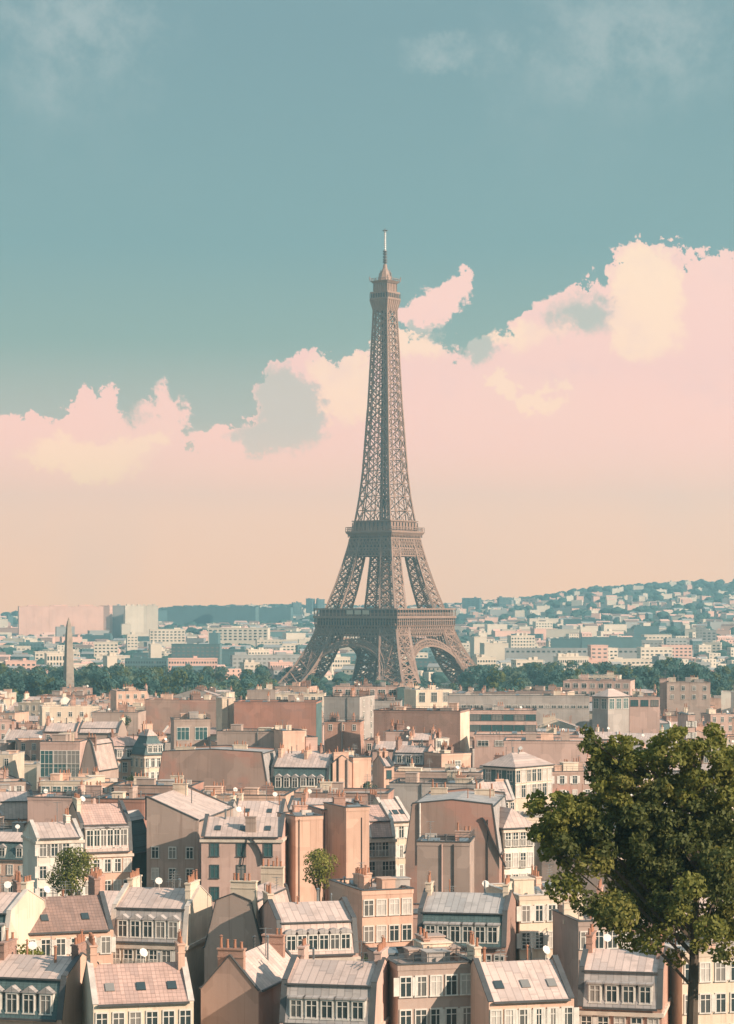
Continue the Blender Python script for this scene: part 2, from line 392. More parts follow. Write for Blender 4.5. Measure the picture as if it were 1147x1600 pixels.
# ------------------------------------------------------------------ the iron tower
TOWER_Y, TOWER_X, TOWER_ROT = 1700.0, 13.0, -36.0
HW = [(0, 57.5), (7, 52), (16, 46.2), (30, 39.6), (42, 35.2), (57, 30.5), (75, 25.2), (95, 20.2), (105, 18.2), (116, 15.9), (135, 13.3), (154, 11.5), (200, 8.9), (246, 7.0), (270, 6.0), (284, 5.9)]
LW = [(0, 20), (42, 14.2), (57, 13.2), (95, 9.8), (116, 8.0), (135, 6.4), (160, 5.2), (200, 4.0), (246, 3.2), (284, 2.6)]
def hw(z): return lerp_table(HW, z)
def lw(z): return lerp_table(LW, z)
def tower():
    root = thing('lattice_tower', 'tall brown iron lattice tower with four arched legs, two platforms and a white antenna', 'tower', (TOWER_X, TOWER_Y, ground_z(TOWER_X, TOWER_Y)), R(TOWER_ROT))
    I = 'iron'
    def leg_corners(z, sx, sy):
        o, i = hw(z), hw(z) - lw(z)
        return [Vector((sx * o, sy * o, z)), Vector((sx * i, sy * o, z)), Vector((sx * i, sy * i, z)), Vector((sx * o, sy * i, z))]
    def lattice_leg(name, sx, sy, zs, chord, br, fine):
        b = MB()
        for z0, z1 in zip(zs, zs[1:]):
            a, c = leg_corners(z0, sx, sy), leg_corners(z1, sx, sy)
            for k in range(4):
                b.bar(a[k], c[k], chord)
                k2 = (k + 1) % 4
                b.bar(c[k], c[k2], br * 1.15)
                b.bar(a[k], c[k2], br); b.bar(a[k2], c[k], br)
                if fine:
                    for s in (.5,):
                        m0, m1 = a[k].lerp(c[k], s), a[k2].lerp(c[k2], s)
                        b.bar(m0, m1, br * .6)
                    mt, mb = c[k].lerp(c[k2], .5), a[k].lerp(a[k2], .5)
                    ml, mr = a[k].lerp(c[k], .5), a[k2].lerp(c[k2], .5)
                    for p, q in ((mb, ml), (mb, mr), (mt, ml), (mt, mr)): b.bar(p, q, br * .55)
        return b.build(name, I, root)
    def steps(z0, z1, n): return [z0 + (z1 - z0) * i / n for i in range(n + 1)]
    for sx in (-1, 1):
        for sy in (-1, 1):
            l = lattice_leg('leg', sx, sy, steps(3, 57, 6), 1.7, .95, True)
            o, i = hw(2), hw(2) - lw(2)
            for px in (o, i):
                for py in (o, i):
                    MB().box(sx * px - 3.4, sx * px + 3.4, sy * py - 3.4, sy * py + 3.4, -2, 3.2, .75).build('masonry_footing', 'stone_trim', l)
            lattice_leg('upper_leg', sx, sy, steps(57, 116, 7), 1.25, .66, True)
    # face frame: point u along the face, at height z, pushed out by e
    def fp(k, u, z, e=0.0, h=None):
        h = hw(z) if h is None else h
        return Matrix.Rotation(k * math.pi / 2, 3, 'Z') @ Vector((u, -(h + e), z))
    for k in range(4):
        # great arch between two legs
        b = MB(); n = 30; zs = 6.0
        def arch(t, r): return math.cos(t) * (hw(zs) - lw(zs) + .5 + r * .25), zs + math.sin(t) * (25.0 + r)
        P = [[fp(k, *arch(math.pi * j / n, r)) for j in range(n + 1)] for r in (0, 2.3, 4.6)]
        for row, th in zip(P, (1.3, .6, 1.1)):
            for p, q in zip(row, row[1:]): b.bar(p, q, th)
        for j in range(n):
            b.bar(P[0][j], P[2][j], .5); b.bar(P[0][j], P[2][j + 1], .45); b.bar(P[2][j], P[0][j + 1], .45)
        for j in range(2, n - 1):
            u, z = arch(math.pi * j / n, 4.6)
            if z < 37.5 and abs(u) < hw(z) - lw(z) * .6: b.bar(fp(k, u, z), fp(k, u, 38.5, h=hw(38)), .42)
        b.build('arch', I, root)
    # first platform
    H1 = 36.3
    b = MB()
    def ring(b, h0, h1, z0, z1, inner):
        for kk in range(4):
            M = Matrix.Rotation(kk * math.pi / 2, 3, 'Z')
            r0 = [M @ Vector(p) for p in ((-h0, -h0, z0), (h0, -h0, z0), (h0 - inner, -h0 + inner, z0), (-h0 + inner, -h0 + inner, z0))]
            r1 = [M @ Vector(p) for p in ((-h1, -h1, z1), (h1, -h1, z1), (h1 - inner, -h1 + inner, z1), (-h1 + inner, -h1 + inner, z1))]
            b.solid(r0, r1)
    def posts(b, h, z0, z1, n, t, e=0.0):
        for kk in range(4):
            for j in range(n + 1):
                u = -h + 2 * h * j / n
                b.bar(fp(kk, u, z0, e, h), fp(kk, u, z1, e, h), t)
    def rail(b, h, z, t, tz=None):
        for kk in range(4): b.bar(fp(kk, -h, z, 0, h), fp(kk, h, z, 0, h), t, tz or t)
    def xgird(b, h0, h1, z0, z1, n, t):
        for kk in range(4):
            for j in range(n):
                u0, u1 = -1 + 2 * j / n, -1 + 2 * (j + 1) / n
                A, B, C, D = fp(kk, u0 * h0, z0, 0, h0), fp(kk, u1 * h0, z0, 0, h0), fp(kk, u1 * h1, z1, 0, h1), fp(kk, u0 * h1, z1, 0, h1)
                b.bar(A, C, t); b.bar(B, D, t); b.bar(A, D, t)
    ring(b, 36.9, 36.9, 50.4, 52.2, 15)
    ring(b, 35.9, 36.4, 44.6, 45.6, 2.0)
    ring(b, 35.3, 35.5, 37.6, 38.6, 1.6)
    xgird(b, 35.4, 35.7, 38.6, 44.6, 26, .55)
    posts(b, 35.9, 45.6, 50.4, 30, .75)
    rail(b, 35.9, 48.6, .5)
    p1 = b.build('first_platform', I, root)
    b = MB(); ring(b, 34.6, 34.9, 45.4, 50.6, .5); b.build('frieze_panel', 'iron_dark', p1)
    b = MB(); ring(b, 34.4, 34.4, 38.8, 44.4, .4); b.build('girder_web', 'iron_dark', p1)
    b = MB(); posts(b, 36.3, 52.2, 57.0, 22, .5); rail(b, 36.3, 57.0, 1.0); rail(b, 36.3, 54.0, .45); rail(b, 36.3, 53.0, .3)
    b.build('gallery', I, p1)
    b = MB(); ring(b, 33.6, 33.6, 52.2, 56.4, 4.5); b.build('pavilion', 'iron_dark', p1)
    b = MB()
    for u in (-4.5, 2.5, 9.5):
        b.box(u - 2.8, u + 2.8, -36.75, -36.55, 53.2, 56.2)
    b.build('banner', 'far_cream', p1)
    # second platform
    b = MB()
    ring(b, 20.4, 20.4, 111.4, 112.6, 9)
    ring(b, 18.2, 20.2, 108.6, 111.4, 1.2)
    ring(b, 18.4, 18.3, 106.9, 107.9, 1.2); ring(b, 19.2, 18.9, 100.0, 101.0, 1.2); ring(b, 20.3, 20.2, 94.6, 95.6, 1.2)
    xgird(b, 19.1, 18.4, 101.0, 106.9, 12, .55); xgird(b, 20.2, 19.3, 95.6, 100.0, 14, .5)
    posts(b, 18.9, 108.2, 111.4, 20, .5)
    p2 = b.build('second_platform', I, root)
    b = MB(); ring(b, 19.2, 17.4, 95.2, 111.2, .5); b.build('girder_web', 'iron_dark', p2)
    b = MB(); posts(b, 20.2, 112.6, 115.4, 18, .32); rail(b, 20.2, 115.4, .4); rail(b, 20.2, 114.0, .25); b.build('railing', I, p2)
    b = MB(); ring(b, 16.6, 16.2, 112.6, 119.5, 5); ring(b, 17.2, 17.2, 119.5, 120.2, 6); b.build('pavilion', 'iron', p2)
    b = MB(); posts(b, 16.66, 113.4, 118.8, 9, .5, .1); b.build('pavilion_window', 'iron_dark', p2)
    # shaft above
    b = MB(); z = 116.0; zs = [z]
    while z < 276: z += max(5.2, hw(z) * .72); zs.append(min(z, 280))
    zs[-1] = 280
    for z0, z1 in zip(zs, zs[1:]):
        ch = 1.15 if z0 < 200 else .95
        for k in range(4):
            o0, o1, i0, i1 = hw(z0), hw(z1), hw(z0) - lw(z0), hw(z1) - lw(z1)
            b.bar(fp(k, -o0, z0), fp(k, -o1, z1), ch)
            for s in (-1, 1):
                b.bar(fp(k, s * i0, z0), fp(k, s * i1, z1), ch * .55)
                b.bar(fp(k, s * o0, z0), fp(k, s * i1, z1), .48); b.bar(fp(k, s * i0, z0), fp(k, s * o1, z1), .48)
                # inner faces of the corner piers
                A, B = fp(k, s * i0, z0), fp(k, s * i1, z1)
                D0 = Matrix.Rotation(k * math.pi / 2, 3, 'Z') @ Vector((s * i0, -i0, z0)); D1 = Matrix.Rotation(k * math.pi / 2, 3, 'Z') @ Vector((s * i1, -i1, z1))
                b.bar(D0, D1, .45)
            b.bar(fp(k, -o1, z1), fp(k, o1, z1), .55)
            b.bar(fp(k, -i0, z0), fp(k, i1, z1), .5); b.bar(fp(k, i0, z0), fp(k, -i1, z1), .5)
    sh = b.build('shaft', I, root)
    b = MB()
    for sx in (-1, 1):
        for sy in (-1, 1): b.bar((sx * 1.7, sy * 1.7, 116), (sx * 1.5, sy * 1.5, 279), .6)
    z = 116
    while z < 278:
        for k in range(4): b.bar(fp(k, -1.7, z, 0, 1.7), fp(k, 1.7, z + 4, 0, 1.7), .4); b.bar(fp(k, -1.7, z, 0, 1.7), fp(k, 1.7, z, 0, 1.7), .4)
        z += 4
    for k in (0, 1): b.box(-1.3, 1.3, -1.3, 1.3, 130 + k * 70, 136 + k * 70)
    b.build('lift_shaft', 'iron_dark', root)
    # summit
    b = MB()
    ring(b, 6.0, 7.7, 271, 278.6, .9); ring(b, 7.95, 7.95, 278.6, 280.0, 7.5); ring(b, 7.7, 7.7, 283.2, 284.4, 1.0)
    posts(b, 7.7, 280, 283.2, 7, .45)
    for k in range(4):
        for j in range(7):
            u = -1 + j / 3; b.bar(fp(k, u * 5.9, 270, 0, 5.9), fp(k, u * 7.8, 278.6, 0, 7.85), .5)
    s = b.build('summit_gallery', I, root)
    b = MB(); ring(b, 7.3, 7.3, 280.0, 283.2, 1.0); b.build('window_band', 'iron_dark', s)
    b = MB(); ring(b, 5.9, 5.7, 284.4, 290.6, 5.0); ring(b, 6.4, 7.9, 290.6, 292.2, 6.0); posts(b, 5.95, 285, 290.6, 6, .4)
    for sx in (-1, 1):
        for sy in (-1, 1): b.bar((sx * 7.7, sy * 7.7, 292), (sx * 8.0, sy * 8.0, 295.4), .5)
    for k in range(4):
        for j in range(5): b.bar(fp(k, -6 + 3 * j, 292.2, 0, 7.4), fp(k, -6 + 3 * j, 294.0, 0, 7.4), .3)
        b.bar(fp(k, -7.4, 294, 0, 7.4), fp(k, 7.4, 294, 0, 7.4), .25)
    b.build('summit_cabin', I, root)
    b = MB(); prof = [(5.4, 292.2), (5.0, 294.6), (3.6, 297.2), (2.9, 299.5), (1.7, 301.5), (1.3, 304.5)]
    for (r0, z0), (r1, z1) in zip(prof, prof[1:]): b.cyl(0, 0, z0, z1, r0, r1, 8)
    for k in range(4):
        for r, z0, z1 in ((5.6, 292.4, 298.4), (4.2, 296, 300.4)): b.bar(fp(k, .8, z0, 0, r), fp(k, .8, z1, 0, r * .8), .35)
    b.build('dome', I, root)
    b = MB(); b.cyl(0, 0, 304, 314, .8, .65, 8)
    for z in (305.5, 307.2, 309.2, 311.3, 313.2):
        b.box(-1.3, 1.3, -.9, .9, z, z + .9); b.box(-.8, .8, -1.5, 1.5, z + .35, z + 1.1)
    a = b.build('antenna', 'iron_dark', root)
    b = MB(); b.cyl(0, 0, 314, 328.4, .75, .65, 8)
    b.build('antenna_tip', 'antenna_white', a)
    b = MB()
    for j in range(9): b.cyl(0, 0, 315 + j * 1.5, 315.25 + j * 1.5, .85, .85, 8)
    b.box(-2.0, 2.0, -.5, .5, 328.4, 329.0); b.box(-.5, .5, -2.0, 2.0, 328.45, 328.95); b.cyl(0, 0, 329, 330.2, .4, .2, 6)
    b.build('antenna_band', 'iron_dark', a)
tower()

def obelisk():
    Y = 1250.0; x = wx(107.5, Y); z0 = ground_z(x, Y); zt = wz(965, Y)
    root = thing('obelisk', 'slender pale stone obelisk with a tapering tip rising from the park trees', 'obelisk', (x, Y, z0), R(28))
    h = zt - z0
    b = MB(); prof = [(2.6, 4), (2.25, h * .3), (1.9, h * .6), (1.45, h * .82), (1.0, h * .93), (.12, h)]
    for (r0, a), (r1, c) in zip(prof, prof[1:]):
        b.solid([(-r0, -r0, a), (r0, -r0, a), (r0, r0, a), (-r0, r0, a)], [(-r1, -r1, c), (r1, -r1, c), (r1, r1, c), (-r1, r1, c)])
    b.build('shaft', 'granite', root)
    b = MB(); b.box(-4.6, 4.6, -4.6, 4.6, -1, 2.6); b.box(-3.9, 3.9, -3.9, 3.9, 2.6, 4.0, .9); b.build('plinth', 'stone_trim', root)
obelisk()

# ------------------------------------------------------------------ houses
WCACHE = {}
def window_meshes(w, h, kind):
    key = (round(w, 2), round(h, 2), kind)
    if key in WCACHE: return WCACHE[key]
    fm = 'dark_frame' if kind == 'dark' else 'frame_paint'
    t = .12
    def frame(b):
        b.box(-w / 2 - t, w / 2 + t, -.10, .02, h, h + t * 1.2); b.box(-w / 2 - t * 1.5, w / 2 + t * 1.5, -.16, .02, -t, 0)
        b.box(-w / 2 - t, -w / 2, -.10, .02, 0, h); b.box(w / 2, w / 2 + t, -.10, .02, 0, h)
        n = 2 if w < 1.9 else max(3, round(w / 1.1))
        for j in range(1, n): u = -w / 2 + w * j / n; b.box(u - .045, u + .045, -.07, .0, 0, h)
        b.box(-w / 2, w / 2, -.065, .0, h * .70, h * .70 + .07)
    if kind == 'flat':                                            # distant: one mesh
        b = MB(); frame(b); b.cur = 1; b.box(-w / 2, w / 2, -.04, .0, 0, h)
        r = (b.mesh('window', ['frame_paint', 'pane']), None)
    else:
        b = MB(); frame(b)
        if kind == 'shutter':
            for s in (-1, 1): b.box(s * (w / 2 + t + .3) - .27, s * (w / 2 + t + .3) + .27, -.09, .0, .05, h)
        if kind == 'rail':
            for j in range(9): u = -w / 2 - .1 + (w + .2) * j / 8; b.box(u - .02, u + .02, -.3, -.26, -.05, .95)
            b.box(-w / 2 - .15, w / 2 + .15, -.32, -.24, .93, 1.0); b.box(-w / 2 - .15, w / 2 + .15, -.34, .0, -.12, -.04)
        p = MB(); p.box(-w / 2, w / 2, -.035, .0, 0, h)
        r = (b.mesh('window', fm), p.mesh('pane', 'tealpane' if kind in ('teal', 'dark') else 'curtain' if kind == 'curtain' else 'pane'))
    WCACHE[key] = r
    return r
def add_window(root, w, h, kind, loc, rz, frac=0):
    if kind in ('white', 'rail', 'shutter'):
        t = vr.random(); kind = 'curtain' if t < .2 else 'shutter' if t < .34 and w < 1.2 else kind
    f, p = window_meshes(w, h, kind)
    o = put(f, 'window', root, loc, rz)
    if p: put(p, 'pane', o)
    return o
vr = random.Random(77)
DCACHE = {}
def dormer_mesh(w, h, dep, style):
    key = (w, h, dep, style)
    if key not in DCACHE:
        b = MB(); b.box(-w / 2 - .16, w / 2 + .16, 0, dep, 0, h)
        b.cur = 1
        if style == 'gable': b.prism([(-w / 2 - .32, h), (0, h + .62), (w / 2 + .32, h)], 'y', -.16, dep)
        elif style == 'arch': b.prism([(-w / 2 - .3, h)] + [(math.cos(math.pi * (1 - j / 6)) * (w / 2 + .26), h + .05 + math.sin(math.pi * j / 6) * .5) for j in range(7)] + [(w / 2 + .3, h)], 'y', -.14, dep)
        else: b.prism([(-.2, h), (-.2, h + .16), (dep, h + .3), (dep, h)], 'x', -w / 2 - .28, w / 2 + .28)
        DCACHE[key] = b.mesh('dormer', ['frame_paint', 'zincgrey_x'])
    return DCACHE[key]
PCACHE = {}
def pot_mesh(k):
    if k not in PCACHE:
        b = MB(); h = (.55, .75, .95)[k]
        b.cyl(0, 0, 0, h, .16, .12, 8); b.cyl(0, 0, h, h + .07, .16, .16, 8)
        if k == 2: b.cyl(0, 0, h + .2, h + .28, .2, .03, 8); b.bar((.1, 0, h), (.1, 0, h + .22), .03); b.bar((-.1, 0, h), (-.1, 0, h + .22), .03)
        PCACHE[k] = b.mesh('chimney_pot', 'terracotta')
    return PCACHE[k]
ACACHE = []
def aerial_mesh(k):
    while len(ACACHE) < 3:
        i = len(ACACHE); b = MB(); h = (2.2, 3.0, 3.6)[i]
        b.cyl(0, 0, 0, h, .05, .035, 5)
        for j in range(3 + i): z = h - .12 - j * .3; L = .55 + .12 * j; b.bar((-L, 0, z), (L, 0, z), .05)
        b.bar((0, -.6, h - .1), (0, .6, h - .1), .05)
        ACACHE.append(b.mesh('aerial', 'steel'))
    return ACACHE[k]
rnd = random.Random(7)
HOUSES = []          # (px centre, py top, Y, landmark phrase, footprint)
def zmat(m, ax): return m + ('_x' if ax == 0 else '_y') if m in ('zinc', 'zincgrey', 'slate', 'tile', 'browntile') else m

def chimney(root, x, y, L, axis, z0, z1, mat, pots=True, th=.62, near=True):
    b = MB()
    sx, sy = (L, th) if axis == 'x' else (th, L)
    b.box(x - sx / 2, x + sx / 2, y - sy / 2, y + sy / 2, z0, z1)
    b.box(x - sx / 2 - .09, x + sx / 2 + .09, y - sy / 2 - .09, y + sy / 2 + .09, z1, z1 + .16)
    b.box(x - sx / 2 - .05, x + sx / 2 + .05, y - sy / 2 - .05, y + sy / 2 + .05, z1 - .75, z1 - .62)
    n = max(2, int(L / .55))
    if not near and pots:
        b.cur = 1
        for j in range(n):
            t = -L / 2 + L * (j + .5) / n
            if rnd.random() < .2: continue
            px, py = (x + t, y) if axis == 'x' else (x, y + t)
            b.cyl(px, py, z1 + .16, z1 + .16 + rnd.choice((.5, .7, .9)), .15, .12, 6)
    o = b.build('chimney', [mat, 'terracotta'] if not near and pots else mat, root)
    if near and pots:
        for j in range(n):
            if rnd.random() < .22: continue
            t = -L / 2 + L * (j + .5) / n + rnd.uniform(-.1, .1)
            put(pot_mesh(rnd.choice((0, 0, 1, 1, 2))), 'chimney_pot', o, (x + t, y, z1 + .16) if axis == 'x' else (x, y + t, z1 + .16))
    return o

def house(name, cat, label, mark, w, d, zt, corner, yaw, roof='flat', rh=3.0, wall='peach', rmat='zinc', mans=None, lowh=None, inset=None, win=None, side=None,
          sidewall=None, ch='auto', near=True, zb=None, dorm=0, dstyle='flat', clutter=None, group=None, pipe=None, cornice=None, antenna=None, floors=3, chh=None, skylight=0, stain=None):
    """corner = (x, y, 'r'|'l') world position of the front corner nearest the eye; yaw > 0 turns the right side into view"""
    rz = R(-yaw); cx, cy, which = corner
    lx = w / 2 if which == 'r' else -w / 2
    off = Matrix.Rotation(rz, 2) @ Vector((lx, -d / 2))
    ox, oy = cx - off.x, cy - off.y
    base = ground_z(ox, oy) if zb is None else zb
    root = thing(name, label, cat, (ox, oy, base), rz, group)
    H = zt - base                                              # roof top above base
    e = H - rh if roof != 'flat' else H
    hx, hy = w / 2, d / 2
    wb = MB(); cop = MB(); gut = MB(); cops = []; guts = []
    flash = 'flashing'
    axis = 'x' if roof.endswith('x') else 'y'
    if roof == 'flat':
        wb.box(-hx, hx, -hy, hy, -1, H - .55)
        rb = MB(); rb.box(-hx + .3, hx - .3, -hy + .3, hy - .3, H - .55, H - .5); rb.build('roof', rmat, root)
        pb = MB(); z0, z1 = H - .55, H
        pb.box(-hx - .06, hx + .06, -hy - .06, -hy + .3, z0, z1); pb.box(-hx - .06, hx + .06, hy - .3, hy + .06, z0, z1)
        pb.box(-hx - .06, -hx + .3, -hy + .3, hy - .3, z0, z1); pb.box(hx - .3, hx + .06, -hy + .3, hy - .3, z0, z1)
        pb.build('parapet', wall, root)
        for a in (-1, 1):
            cop.box(-hx - .16, hx + .16, a * (hy - .12) - .26, a * (hy - .12) + .26, z1, z1 + .1)
            cop.box(a * (hx - .12) - .26, a * (hx - .12) + .26, -hy + .15, hy - .15, z1, z1 + .1)
    else:
        wb.box(-hx, hx, -hy, hy, -1, e)
        U, V = (hy, hx) if axis == 'x' else (hx, hy)
        if roof[0] == 'm':
            lh = lowh if lowh is not None else rh * .68; ins = inset if inset is not None else lh * .32
            full = [(-U, e), (-U + ins, e + lh), (0, e + rh), (U - ins, e + lh), (U, e)]
        elif roof[0] == 'g': full = [(-U, e), (0, e + rh), (U, e)]
        elif roof[0] == 'r': full = [(-U, e), (-U, e + rh), (U, e)]              # falls to +u
        elif roof[0] == 'l': full = [(-U, e), (U, e + rh), (U, e)]               # falls to -u
        if roof[0] in 'mgrl':
            pt = .42
            for s in (-1, 1):                                   # party walls standing a little over the roof
                a, c = (s * V - pt, s * V) if s > 0 else (s * V, s * V + pt)
                cop = MB(); cops.append(cop)
                up = [(u, z + (.32 if z > e + .01 else 0)) for u, z in full]
                wb.prism(up, axis, a, c)
                for (u0, z0), (u1, z1) in zip(up, up[1:]):
                    f = (lambda u, z: ((a + c) / 2, u, z)) if axis == 'x' else (lambda u, z: (u, (a + c) / 2, z))
                    if abs(u0 - u1) > .02 or z1 - z0 > 1: cop.bar(f(u0, z0 + .05), f(u1, z1 + .05), pt + .14, .12, up=(0, 0, 1) if abs(u0 - u1) > .3 else None)
            va, vb = -V + pt, V - pt
            cop = MB()
            if roof[0] == 'm':
                lo = [(-U - .04, e), (-U + ins, e + lh), (U - ins, e + lh), (U + .04, e)]
                uo = [(-U + ins - .22, e + lh - .01), (0, e + rh), (U - ins + .22, e + lh - .01)]
                MB().prism(lo, axis, va, vb).build('mansard_slope', zmat(mans or rmat, 0 if axis == 'x' else 1), root)
                MB().prism(uo, axis, va, vb).build('roof', zmat(rmat, 0 if axis == 'x' else 1), root)
                for s in (-1, 1):
                    f = (lambda v: (v, s * (U - ins + .2), e + lh + .02)) if axis == 'x' else (lambda v: (s * (U - ins + .2), v, e + lh + .02))
                    gut = MB(); guts.append(gut); gut.bar(f(va), f(vb), .16)
            else:
                up = list(full)
                if roof[0] == 'g': up = [(-U - .3, e - .12), (0, e + rh), (U + .3, e - .12)]
                elif roof[0] == 'r': up = [(-U, e), (-U, e + rh), (U + .3, e - .12)]
                elif roof[0] == 'l': up = [(-U - .3, e - .12), (U, e + rh), (U, e)]
                MB().prism(up, axis, va, vb).build('roof', zmat(rmat, 0 if axis == 'x' else 1), root)
            for s in (-1, 1):
                f = (lambda v: (v, s * (U + .26), e - .02)) if axis == 'x' else (lambda v: (s * (U + .26), v, e - .02))
                gut = MB(); guts.append(gut); gut.bar(f(va), f(vb), .2)
            gut = MB()
        elif roof == 'hip':
            o = .35; r = min(hx, hy) * .98
            b = MB(); rx, ry = max(hx - r, .05), max(hy - r, .05)
            b.solid([(-hx - o, -hy - o, e), (hx + o, -hy - o, e), (hx + o, hy + o, e), (-hx - o, hy + o, e)], [(-rx, -ry, e + rh), (rx, -ry, e + rh), (rx, ry, e + rh), (-rx, ry, e + rh)])
            b.build('roof', zmat(rmat, 0), root)
            for a in (-1, 1): gut.box(-hx - .5, hx + .5, a * (hy + .42) - .09, a * (hy + .42) + .09, e - .16, e - .003); gut.box(a * (hx + .42) - .09, a * (hx + .42) + .09, -hy - .3, hy + .3, e - .16, e - .003)
        elif roof == 'pav':                                     # mansard on all four sides
            lh = lowh if lowh is not None else rh * .75; ins = inset if inset is not None else lh * .3; o = .1
            b = MB(); b.solid([(-hx - o, -hy - o, e), (hx + o, -hy - o, e), (hx + o, hy + o, e), (-hx - o, hy + o, e)], [(-hx + ins, -hy + ins, e + lh), (hx - ins, -hy + ins, e + lh), (hx - ins, hy - ins, e + lh), (-hx + ins, hy - ins, e + lh)])
            b.build('mansard_slope', zmat(mans or rmat, 0), root)
            q = ins - .2; r = min(hx, hy) - .3
            b = MB(); b.solid([(-hx + q, -hy + q, e + lh - .01), (hx - q, -hy + q, e + lh - .01), (hx - q, hy - q, e + lh - .01), (-hx + q, hy - q, e + lh - .01)],
                              [(-hx + r, -hy + r, e + rh), (hx - r, -hy + r, e + rh), (hx - r, hy - r, e + rh), (-hx + r, hy - r, e + rh)])
            b.build('roof', zmat(rmat, 0), root)
            for a in (-1, 1): gut.box(-hx - .2, hx + .2, a * (hy + .16) - .1, a * (hy + .16) + .1, e - .1, e + .12); gut.box(a * (hx + .16) - .1, a * (hx + .16) + .1, -hy - .05, hy + .05, e - .1, e + .12)
    wb.build('wall', wall, root)
    if sidewall:
        s = 1 if yaw > 0 else -1
        top = H - .56 if roof == 'flat' else e - .2
        b = MB(); b.box(*((hx + .002, hx + .05) if s > 0 else (-hx - .05, -hx - .002)), -hy + .01, hy - .01, -1, top); b.build('side_wall', sidewall, root)
    for c_ in [cop] + cops:
        if c_.f: c_.build('coping', flash if wall not in ('cream', 'white') else 'lightflashing', root)
    for g_ in [gut] + guts:
        if g_.f: g_.build('gutter', flash, root)
    if cornice:
        b = MB(); zc = e - .75
        for a in (-1, 1): b.box(-hx - .22, hx + .22, a * (hy + .11) - .11, a * (hy + .11) + .11, zc, zc + .4); b.box(a * (hx + .11) - .11, a * (hx + .11) + .11, -hy, hy, zc, zc + .4)
        b.build('cornice', 'stone_trim', root)
    # windows: (n columns, w, h, first sill below eaves, kind)
    def rows(spec, face):
        n, ww, wh, drop, kind = spec[:5]; nf = spec[5] if len(spec) > 5 else floors
        span = w if face in 'fb' else d
        for fl in range(nf):
            z = e - drop - fl * 3.15
            if z < .6: break
            for j in range(n):
                u = -span / 2 + span * (j + .5) / n
                if face == 'f': add_window(root, ww, wh, kind, (u, -hy - .002, z), 0)
                elif face == 'r': add_window(root, ww, wh, kind, (hx + .052, u, z), R(90))
                else: add_window(root, ww, wh, kind, (-hx - .052, u, z), R(-90))
    if win: rows(win, 'f')
    if side: rows(side, 'r' if yaw > 0 else 'l')
    if dorm:
        if roof in ('mx', 'pav', 'gx'):
            lh = (lowh if lowh is not None else rh * .68) if roof != 'gx' else rh
            ins = inset if inset is not None else lh * .32
            dw, dh = (1.05, min(1.75, lh * .68)) if not isinstance(dorm, tuple) else dorm[1:]
            n = dorm if not isinstance(dorm, tuple) else dorm[0]
            me = dormer_mesh(dw, round(dh, 2), 1.6, dstyle)
            for j in range(n):
                u = -hx + .8 + (w - 1.6) * (j + .5) / n
                o = put(me, 'dormer', root, (u, -hy + .22, e + lh * .12), 0)
                f, p = window_meshes(dw * .86, round(dh * .86, 2), 'white' if near else 'flat')
                q = put(f, 'window', o, (0, -.004, dh * .05))
                if p: put(p, 'pane', q)
    # chimneys
    nch = 0
    if ch == 'auto':
        ch = []
        hh = chh or rnd.uniform(.7, 1.7)
        if roof in ('mx', 'gx', 'rx', 'lx'):
            for s in rnd.sample((-1, 1), rnd.choice((1, 2, 2))): ch.append((s * (hx - .55), rnd.uniform(-.2, .25) * d, min(d * .45, rnd.uniform(2, 4)), 'y', hh))
        elif roof in ('my', 'gy', 'ry', 'ly'):
            ch.append((rnd.uniform(-.25, .25) * w, -hy + .5, min(w * .5, rnd.uniform(2, 4.5)), 'x', hh))
            if rnd.random() < .6: ch.append((rnd.uniform(-.2, .2) * w, hy - .5, min(w * .4, rnd.uniform(2, 4)), 'x', hh))
        elif roof == 'pav': ch.append((rnd.uniform(-.3, .3) * w, hy - 2, 2.4, 'x', hh))
        elif roof == 'flat':
          for _k in range(rnd.choice((1, 2, 2, 3))): ch.append((rnd.uniform(-.35, .35) * w, rnd.uniform(0, .35) * d, min(w * .4, rnd.uniform(1.6, 3.2)), rnd.choice('xy'), rnd.uniform(.9, 1.8)))
    cm = rnd.choice(('pinkbrick', 'brick', 'cream', 'peach', wall)) if wall != 'rust' else 'taupe'
    for c in ch:
        chimney(root, c[0], c[1], c[2], c[3], max(1, e - 1), H + c[4], c[5] if len(c) > 5 else cm, near=near); nch += 1
    # roof clutter
    if clutter is None: clutter = 3 if roof == 'flat' else 0
